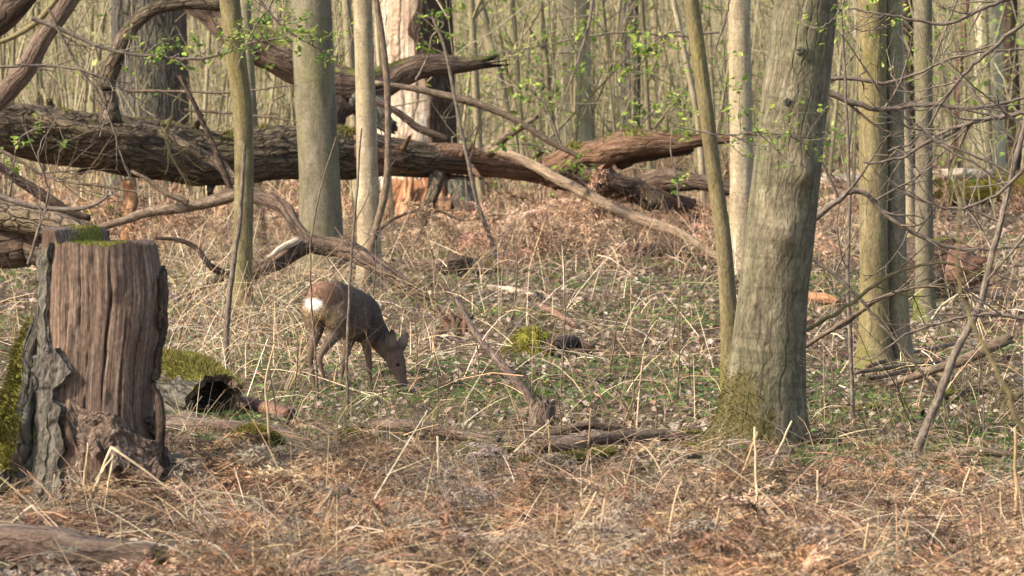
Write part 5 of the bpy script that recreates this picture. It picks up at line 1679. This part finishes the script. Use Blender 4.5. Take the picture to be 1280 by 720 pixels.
# thin live stems in the clearing
def stem(label, pts, Y, w, mat, group=None, name='thin_stem', twigs=0, seed=0):
    p = path_from([(u, v, ww) for (u, v), ww in zip(pts, np.linspace(w, w * 0.5, len(pts)))], Y)
    p[0, 2] = gz(p[0, 0], p[0, 1]) - 0.03
    q = catmull(p, 26)
    r = np.random.default_rng(seed + 500)
    q[:, :3] += r.normal(0, 0.0018, (len(q), 3))
    base = (p[0, 0], p[0, 1], gz(p[0, 0], p[0, 1]))
    if not twigs:
        return tag(obj(name, dict(vtubes(q[None, :, :3], q[None, :, 3], 6), moss=np.zeros(26 * 6)), mat, loc=base), label, 'stem', group)
    e = empty(name, base, label, 'stem', group)
    obj('main_stem', dict(vtubes(q[None, :, :3], q[None, :, 3], 7), moss=np.zeros(26 * 7)), mat, e)
    ps = []
    for j in range(twigs):
        i = int(6 + r.random() * 18)
        a = r.random() * 6.28
        ps += branch_paths(q[i, :3], np.array([math.cos(a), 0.5 * math.sin(a), 0.7]), 0.25 + 0.35 * r.random(), q[i, 3] * 0.5, 1, r, nb=3, wob=0.15)
    obj('twigs', paths_geo(ps, 4), mat, e, kind='stuff')
    return e


stem('thin upright stem between the thick grey tree and the twin-stemmed tree', [(1066, 545), (1064, 450), (1060, 350), (1062, 250), (1058, 130), (1050, -20)], 17.5, 6, M['grey_twig'], twigs=5, seed=1)
stem('bent leaning stem with purple-grey bark and fine twigs at right', [(1136, 585), (1152, 548), (1172, 500), (1195, 440), (1225, 380), (1242, 310), (1262, 230), (1290, 120)], 15.5, 13, M['grey_twig'], twigs=12, seed=2)
stem('thin dark stem crossing in front of the deer body', [(434, 500), (434, 440), (437, 370), (441, 300), (446, 240), (452, 160)], 18.2, 4.5, M['grey_twig'], twigs=2, seed=3)
stem('thin grey stem between the slim yellow-olive tree and the stump', [(280, 480), (283, 420), (288, 360), (300, 270), (306, 180)], 20.5, 9, M['grey_twig'], seed=4)
stem('very thin stem rising left of the deer rump', [(398, 500), (394, 440), (389, 370), (389, 300), (400, 240), (420, 170)], 18.6, 3.2, M['twig'], seed=5)
stem('thin leaning grey stem in front of the bleached dead oak foot', [(628, 342), (610, 290), (596, 250), (585, 200), (570, 130), (556, 60), (540, 20)], 33.5, 7, M['grey_twig'], twigs=3, seed=6)
ThinG = 'thin upright twigs in the middle of the clearing'
for k, (u, v, u1, v1) in enumerate([(792, 520, 786, 430), (700, 500, 705, 330), (845, 500, 848, 380), (598, 480, 590, 400), (546, 520, 543, 440), (760, 470, 775, 350), (838, 430, 852, 330), (1180, 560, 1176, 470), (1040, 500, 1036, 440),
                                   (640, 400, 646, 300), (520, 470, 516, 380), (476, 520, 474, 450), (820, 540, 815, 470), (365, 500, 372, 420), (460, 400, 470, 300), (1110, 560, 1112, 480), (1230, 560, 1222, 440), (700, 560, 697, 500)]):
    stem('thin dark upright twig growing in the middle of the clearing', [(u, v), ((u + u1) / 2 + 3, (v + v1) / 2), (u1, v1)], ground_y(u, v), 2.6, M['twig'], ThinG, seed=20 + k)

# ------------------------------------------------------------------ the thicket behind
def stem_variant(seed):
    r = np.random.default_rng(seed + 900)
    h = 5.5 + 2.5 * r.random()
    k = 12
    t = np.linspace(0, 1, k)
    lean = r.normal(0, 0.13, 2)
    P = np.stack([lean[0] * h * t + 0.10 * np.sin(t * 4 + seed) * t, lean[1] * h * t, h * t - 0.1], 1)
    rad = 0.014 + 0.045 * r.random() ** 2
    ps = [(P, np.linspace(rad, rad * 0.3, k))]
    for j in range(9):
        i = 2 + int(r.random() * (k - 4))
        a = r.random() * 6.28
        for q, rr in branch_paths(P[i], np.array([math.cos(a), math.sin(a), 1.1]), 0.6 + 0.9 * r.random(), rad * 0.35, 1, r, nb=3, k=12, wob=0.06):
            ps.append((q, rr))
    g = paths_geo(ps, 5)
    g['moss'] = np.zeros(len(g['v']))
    return make_mesh('sapling_mesh', g['v'], g['f'], M['thicket'], tube=g['tube'], moss=g['moss'])


variants = [stem_variant(s) for s in range(9)]
r2 = np.random.default_rng(77)
cnt = 0
for i in range(150):
    y = 41 + 30 * (i / 150) ** 1.1 + r2.random() * 2
    u = r2.random() * 1340 - 30
    x = (u - 640) * y / F
    o = bpy.data.objects.new('thicket_sapling', variants[i % 9])
    o.location = (x, y, gz(x, y))
    o.rotation_euler = (0, 0, r2.random() * 6.28)
    s = 0.7 + 0.9 * r2.random() ** 1.5
    o.scale = (s, s, s)
    COL.objects.link(o)
    zone = 0 if u < 180 else 1 if u < 470 else 2 if u < 700 else 3 if u < 920 else 4
    tag(o, 'slender tan sapling in the thicket ' + ['behind the left end of the fallen trunk', 'between the broad oak and the bleached dead oak', 'between the bleached dead oak and the pale beech',
                                                    'between the pale beech and the slender pale tree', 'behind the twin-stemmed tree at right'][zone], 'sapling',
        'saplings of the thicket ' + ['at far left', 'at left', 'at centre', 'right of centre', 'at right'][zone])

# the mass of stems, reeds and twigs further back
n = 3600
y = 46 + 75 * r2.random(n) ** 0.9
x = (r2.random(n) * 2 - 1) * 0.185 * y
x = x + 0.9 * n2(x, y, 2.6, 81) + 0.5 * n2(x, y, 0.9, 82)
k = 6
h = 2.0 + 5.5 * r2.random(n)
lean = r2.normal(0, 0.15, (n, 2)) * (1 + 2.0 * (r2.random((n, 1)) < 0.15))
t = np.linspace(0, 1, k)
P = np.zeros((n, k, 3))
P[:, :, 0] = x[:, None] + lean[:, :1] * h[:, None] * t + 0.06 * np.sin(t[None] * 5 + x[:, None] * 7)
P[:, :, 1] = y[:, None] + lean[:, 1:] * h[:, None] * t
P[:, :, 2] = ground_z(x, y)[:, None] + h[:, None] * t - 0.05
rad = 0.010 + 0.022 * r2.random(n) ** 2
g = vtubes(P, rad[:, None] * np.linspace(1, 0.4, k)[None], 3)
m = 3000
ty = 42 + 60 * r2.random(m); tx = (r2.random(m) * 2 - 1) * 0.18 * ty
tz = ground_z(tx, ty) + 0.2 + 4.5 * r2.random(m)
tL = 0.6 + 2.2 * r2.random(m)
td = norm(np.stack([r2.normal(0, 1, m), r2.normal(0, 0.5, m), 0.55 + 0.6 * r2.normal(0, 1, m)], 1))
TP = np.stack([tx, ty, tz], 1)[:, None] + td[:, None] * (tL[:, None] * np.linspace(0, 1, k))[..., None] + r2.normal(0, 0.05, (m, k, 3))
TP[:, :, 2] += (0.25 * tL * r2.normal(0, 1, m))[:, None] * np.linspace(0, 1, k) ** 2
g = join([g, vtubes(TP, (0.006 + 0.008 * r2.random(m))[:, None] * np.linspace(1, 0.4, k)[None], 3)])
g['moss'] = np.zeros(len(g['v']))
tag(obj('far_thicket', g, M['thicket'], loc=(0, 0, 0)), 'far dense mass of thin upright stems filling the background', 'thicket', kind='stuff')

def far_cover(n, y0, y1, hr, wr, cols, lean, droop=0.3, segs=3, z=0.0):
    y = y0 + (y1 - y0) * rg.random(n)
    x = (rg.random(n) * 2 - 1) * 0.18 * y
    kk = ~((px(x, y) > 1100) & (y < 49.5)) & ~((px(x, y) > 462) & (px(x, y) < 600) & (y < 45))
    x, y = x[kk], y[kk]; n = len(x)
    d = norm(np.stack([rg.normal(0, lean, n), rg.normal(0, lean, n), np.ones(n)], 1))
    return blades(lift(x, y, -0.02) + np.stack([np.zeros(n)] * 2 + [rg.random(n) * z], 1), d, hr[0] + (hr[1] - hr[0]) * rg.random(n), wr[0] + (wr[1] - wr[0]) * rg.random(n), palette(cols, n, 0.15, rg), segs=segs, droop=droop * rg.random(n), rg=rg)


REED = [S(196, 172, 132), S(170, 146, 110), S(140, 116, 88), S(212, 196, 160), S(150, 140, 92), S(112, 96, 76)]
tag(obj('dry_reeds', join([far_cover(5500, 40, 70, (0.3, 1.4), (0.008, 0.018), REED, 0.22), far_cover(5000, 65, 125, (0.5, 2.0), (0.015, 0.03), REED, 0.2)]), M['straw'], loc=(0, 0, 0)),
    'pale dry reed-like stems between the thicket trunks', 'reeds', kind='stuff')
# budding leaves in the thicket
n = 42000
y = 42 + 60 * rg.random(n); x = (rg.random(n) * 2 - 1) * 0.17 * y
z = ground_z(x, y) + 0.3 + 3.8 * rg.random(n)
kk = rg.random(n) < np.clip(0.35 + 1.6 * fbm(np.stack([x / 2, y / 4, z / 1.2], 1), 2, 61), 0, 1) * np.clip(0.35 + (px(x, y) > 480) * 0.65, 0, 1)
p = np.stack([x, y, z], 1)[kk]; n = len(p)
g = scatter(lt, lf, p, rotm(rg.random(n) * 6.28, rg.normal(0, 0.5, n), rg.normal(0, 0.5, n)), 0.06 + 0.08 * rg.random(n), palette([S(150, 168, 78), S(130, 152, 68), S(168, 176, 96)], n, 0.15, rg))
tag(obj('thicket_buds', g, M['leaf'], loc=(0, 0, 0)), 'haze of small fresh green leaves in the thicket', 'leaves', kind='stuff')

# ------------------------------------------------------------------ leafy spring branches
LEAF = [S(158, 178, 74), S(134, 160, 64), S(182, 192, 100), S(106, 134, 56), S(166, 168, 84), S(88, 114, 52)]


def leafy(label, pts, Y, w, nleaf, seed, size=0.035, twig_len=0.22, group=None, spread=1.0, mat='grey_twig', only=(0.15, 1.0)):
    r = np.random.default_rng(seed + 300)
    p = path_from([(u, v, ww) for (u, v), ww in zip(pts, np.linspace(w, max(w * 0.35, 1.2), len(pts)))], Y)
    q = catmull(p, 30)
    q[:, :3] += r.normal(0, 0.003, (30, 3))
    e = empty('leafy_branch', p[0, :3], label, 'branch', group)
    obj('main_stem', dict(vtubes(q[None, :, :3], q[None, :, 3], 6), moss=np.zeros(180)), M[mat], e)
    ps, tips = [], []
    for j in range(max(6, nleaf // 9)):
        t = only[0] + (only[1] - only[0]) * r.random()
        i = min(int(t * 29), 28)
        ax = norm(q[i + 1, :3] - q[i, :3])
        d = norm(ax * 0.6 + r.normal(0, 0.6, 3) * spread + np.array([0, 0, 0.1]))
        sub = branch_paths(q[i, :3], d, twig_len * (0.5 + r.random()), max(q[i, 3] * 0.45, 0.003), 1, r, nb=2, wob=0.15)
        ps += sub
        for P, _ in sub:
            tips += [P[-1], P[-2], P[-3]]
    obj('twigs', paths_geo(ps, 4), M[mat], e, kind='stuff')
    tips = np.array(tips)
    c = tips[r.choice(len(tips), nleaf)] + r.normal(0, size * 0.45, (nleaf, 3))
    g = scatter(lt, lf, c, rotm(r.random(nleaf) * 6.28, r.normal(0.2, 0.5, nleaf), r.normal(0, 0.6, nleaf)), size * (0.4 + 1.1 * r.random(nleaf)), palette(LEAF, nleaf, 0.14, r))
    obj('leaves', g, M['leaf'], e, kind='stuff')
    return e


leafy('long leafy branch sagging across the upper left in front of the grey tree', [(40, 22), (80, 38), (130, 60), (200, 72), (260, 72), (310, 55), (360, 45)], 26.5, 7, 330, 1, only=(0.35, 1), size=0.045)
leafy('leafy twig spray in front of the smooth grey tree at the top', [(318, -10), (340, 20), (365, 42), (400, 62), (412, 68)], 26, 4, 190, 2, size=0.045)
leafy('leafy twig hanging before the yellow-olive tree near the top', [(352, -20), (335, 10), (318, 35), (306, 60), (296, 90)], 25, 3, 90, 3, size=0.045)
leafy('small leafy twig at the left edge in front of the fallen trunk', [(12, 245), (18, 200), (26, 172), (50, 160), (84, 160)], 24.5, 3, 80, 4, size=0.04, twig_len=0.14)
leafy('leafy twig between the slim tan tree and the bleached oak', [(432, -10), (436, 20), (440, 50), (428, 75)], 31, 3, 50, 5, size=0.05)
leafy('leafy twig in front of the dark bark of the bleached oak', [(520, 100), (535, 70), (540, 45), (555, 30), (530, 20)], 34, 3, 80, 6, size=0.055)
leafy('curved bare-stemmed leafy twig hanging in the centre background', [(742, -10), (736, 30), (724, 70), (712, 105), (695, 150)], 33, 4, 60, 7, size=0.055)
leafy('leafy branch crossing the centre background towards the pale beech', [(900, 40), (840, 45), (790, 40), (730, 46), (660, 60), (590, 70)], 38, 4, 130, 8, size=0.06)
leafy('leafy branch reaching left from the curved olive sapling', [(870, 60), (850, 40), (820, 50), (800, 80), (770, 110)], 21.5, 3, 90, 9, size=0.05)
leafy('low leafy sprig on the fallen trunk under the mossy fork', [(735, 245), (733, 232), (722, 222), (705, 212), (745, 210)], 34.5, 3, 60, 10, size=0.06, twig_len=0.2)
leafy('leafy sprig growing over the middle of the fallen trunk', [(690, 190), (670, 182), (645, 180), (622, 184)], 34.2, 3, 60, 11, size=0.055, twig_len=0.18)
leafy('leafy twig in front of the knotted middle of the thick grey tree', [(850, 160), (900, 168), (940, 166), (980, 168), (1020, 178)], 15.2, 3, 230, 12, size=0.026, twig_len=0.16, only=(0.3, 1))
leafy('leafy twig in front of the top of the thick grey tree', [(1060, -20), (1050, 15), (1030, 32), (1012, 36)], 15.4, 3, 60, 13, size=0.026, twig_len=0.14)
leafy('leafy branch at upper right in front of the yellow-green trunk', [(1010, 20), (1045, 30), (1080, 38), (1110, 34)], 21, 3, 80, 14, size=0.04)
leafy('leafy twig hanging between the pale tree and the curved olive sapling', [(915, -10), (905, 30), (895, 70), (905, 120), (895, 150)], 27, 3, 80, 15, size=0.045)
leafy('leafy twig drooping from the top right over the slim grey tree', [(1200, -10), (1180, 40), (1160, 90), (1130, 105)], 18, 3, 40, 16, size=0.026)
leafy('leafy stems at mid height behind the curved olive sapling', [(850, 260), (845, 220), (838, 180), (850, 130)], 30, 3, 70, 17, size=0.055)
leafy('leafy spray low in the thicket right of the pale beech', [(790, 190), (800, 160), (815, 140), (840, 120)], 38, 4, 90, 18, size=0.07)
leafy('leafy spray low in the thicket left of the pale beech', [(700, 180), (690, 150), (680, 130), (660, 110)], 39, 4, 70, 19, size=0.065)

# ------------------------------------------------------------------ bare branches at right
def bare(label, pts, Y, w, seed, twigs=7, tl=0.5, mat='grey_twig'):
    r = np.random.default_rng(seed + 700)
    p = path_from([(pt[0], pt[1], ww) for pt, ww in zip(pts, np.linspace(w, max(1.5, w * 0.4), len(pts)))], Y)
    q = catmull(p, 30)
    q[:, :3] += r.normal(0, 0.003, (30, 3))
    e = empty('bare_branch', p[0, :3], label, 'branch')
    obj('main_stem', dict(vtubes(q[None, :, :3], q[None, :, 3], 7), moss=np.zeros(210)), M[mat], e)
    ps = []
    for j in range(twigs):
        i = int(3 + r.random() * 25)
        ax = norm(q[i + 1, :3] - q[i, :3]) if i < 29 else norm(q[i, :3] - q[i - 1, :3])
        ps += branch_paths(q[i, :3], ax + r.normal(0, 0.6, 3), tl * (0.4 + 0.8 * r.random()), q[i, 3] * 0.55, 1, r, nb=3, wob=0.13)
    if ps:
        obj('twigs', paths_geo(ps, 4), M[mat], e, kind='stuff')


bare('long dark branch sagging from the thick grey tree to the right edge', [(1028, 112), (1060, 126), (1100, 136), (1160, 130), (1215, 136), (1290, 120)], 17.6, 9, 1, 9)
bare('higher thin branch from the thick grey tree reaching over the twin-stemmed tree', [(1030, 98), (1070, 98), (1110, 104), (1150, 90), (1200, 70), (1290, 60)], 17.8, 6, 2, 8)
bare('branch arching right from the burl of the thick grey tree', [(1015, 276), (1040, 256), (1075, 238), (1110, 270), (1160, 300), (1210, 312), (1290, 306)], 17.2, 9, 3, 8)
bare('dark thin branch falling from the thick grey tree in front of the twin-stemmed tree', [(1012, 322), (1045, 345), (1080, 380), (1110, 415), (1145, 455), (1170, 490)], 16.9, 6, 4, 5)
bare('tan branch rising right from the foot of the thick grey tree', [(1005, 434), (1040, 412), (1090, 380), (1130, 362), (1170, 358), (1230, 366)], 17.0, 7, 5, 6, mat='twig')
bare('olive branch curving in front of the slim grey tree', [(1005, 414), (1060, 382), (1110, 346), (1150, 332), (1190, 330), (1225, 350)], 16.6, 6, 6, 5, mat='olive_bark')
bare('bare branch slanting down from the top right corner', [(1290, 20), (1240, 60), (1190, 110), (1150, 170), (1110, 190)], 16.2, 6, 7, 9)
bare('bare branch crossing low before the broad pale sunlit tree', [(1290, 140), (1230, 150), (1180, 165), (1130, 195), (1080, 205)], 16.0, 7, 8, 9)
bare('fine bare branch crossing the right edge at mid height', [(1290, 200), (1250, 240), (1200, 260), (1150, 250), (1110, 230)], 15.0, 5, 9, 8)
bare('fine bare branch reaching left above the brush pile', [(1290, 400), (1240, 392), (1190, 400), (1130, 420), (1090, 450)], 15.2, 5, 10, 7)
bare('fine twig tangle at the top right before the thicket', [(1290, -10), (1230, 10), (1180, 30), (1120, 20), (1060, 10)], 17, 6, 11, 9)
bare('blurred pale twig close to the camera at right', [(1290, 560), (1250, 470), (1215, 400), (1195, 330), (1200, 250)], 7.5, 7, 12, 2, 0.2, 'olive_bark')
bare('fine bare branch hanging in front of the fallen trunk at left', [(-10, 84), (60, 82), (110, 90), (140, 110), (125, 170)], 25, 4, 13, 7)
bare('thin drooping twigs hanging before the left end of the fallen trunk', [(60, 10), (90, 70), (130, 130), (150, 190), (165, 230)], 25.5, 4, 14, 8)
bare('sprawling dead twigs in front of the fallen trunk above the stump', [(-10, 180), (30, 205), (70, 225), (120, 232), (170, 240)], 24.6, 5, 21, 12, 0.55, 'twig')
bare('pale hanging roots and twigs before the middle of the fallen trunk', [(215, 145), (208, 165), (212, 190), (226, 215), (238, 238)], 32.8, 5, 22, 8, 0.5, 'olive_bark')
bare('thin arching twig rising from the stump towards the arched branch', [(35, 330), (50, 280), (60, 240), (48, 190), (70, 150)], 22.5, 4, 23, 8, 0.5)
bare('dead twig tangle in front of the bleached oak foot', [(470, 290), (500, 270), (540, 262), (580, 275), (620, 268)], 34.5, 5, 24, 9, 0.7, 'twig')
bare('horizontal bare twig behind the slim yellow-olive tree', [(160, 114), (230, 114), (290, 116), (350, 108), (372, 107)], 31.5, 4, 15, 3, 0.3, 'twig')
bare('second horizontal bare twig just below the first one', [(230, 138), (290, 142), (330, 146), (372, 152)], 31.6, 4, 16, 3, 0.3, 'twig')

# ------------------------------------------------------------------ trees out of frame to the left that shade the foreground
for k, (x, y) in enumerate([(-10.5, 10.3), (-13.5, 6.0)]):
    r = np.random.default_rng(k + 40)
    g0 = gz(x, y)
    q = np.array([[x, y, g0 - 0.1, 0.26], [x + 0.1, y, g0 + 3, 0.2], [x, y + 0.2, g0 + 7, 0.15], [x + 0.2, y, g0 + 11, 0.06]])
    e = empty('grey_tree', (x, y, g0), 'grey tree standing out of frame beside the photographer', 'tree', 'trees beside the camera')
    obj('trunk', big_tube(q, 40, 16, 0.08, seed=k), M['grey_bark'], e)
    ps = []
    c = catmull(q, 20)
    for j in range(12):
        i = 7 + int(r.random() * 12)
        a = r.random() * 6.28
        ps += branch_paths(c[i, :3], np.array([math.cos(a), math.sin(a), 0.5]), 2.0 + 1.6 * r.random(), c[i, 3] * 0.5, 3, r, nb=5, up=0.4, k=5)
    obj('crown', paths_geo(ps, 3), M['grey_bark'], e)
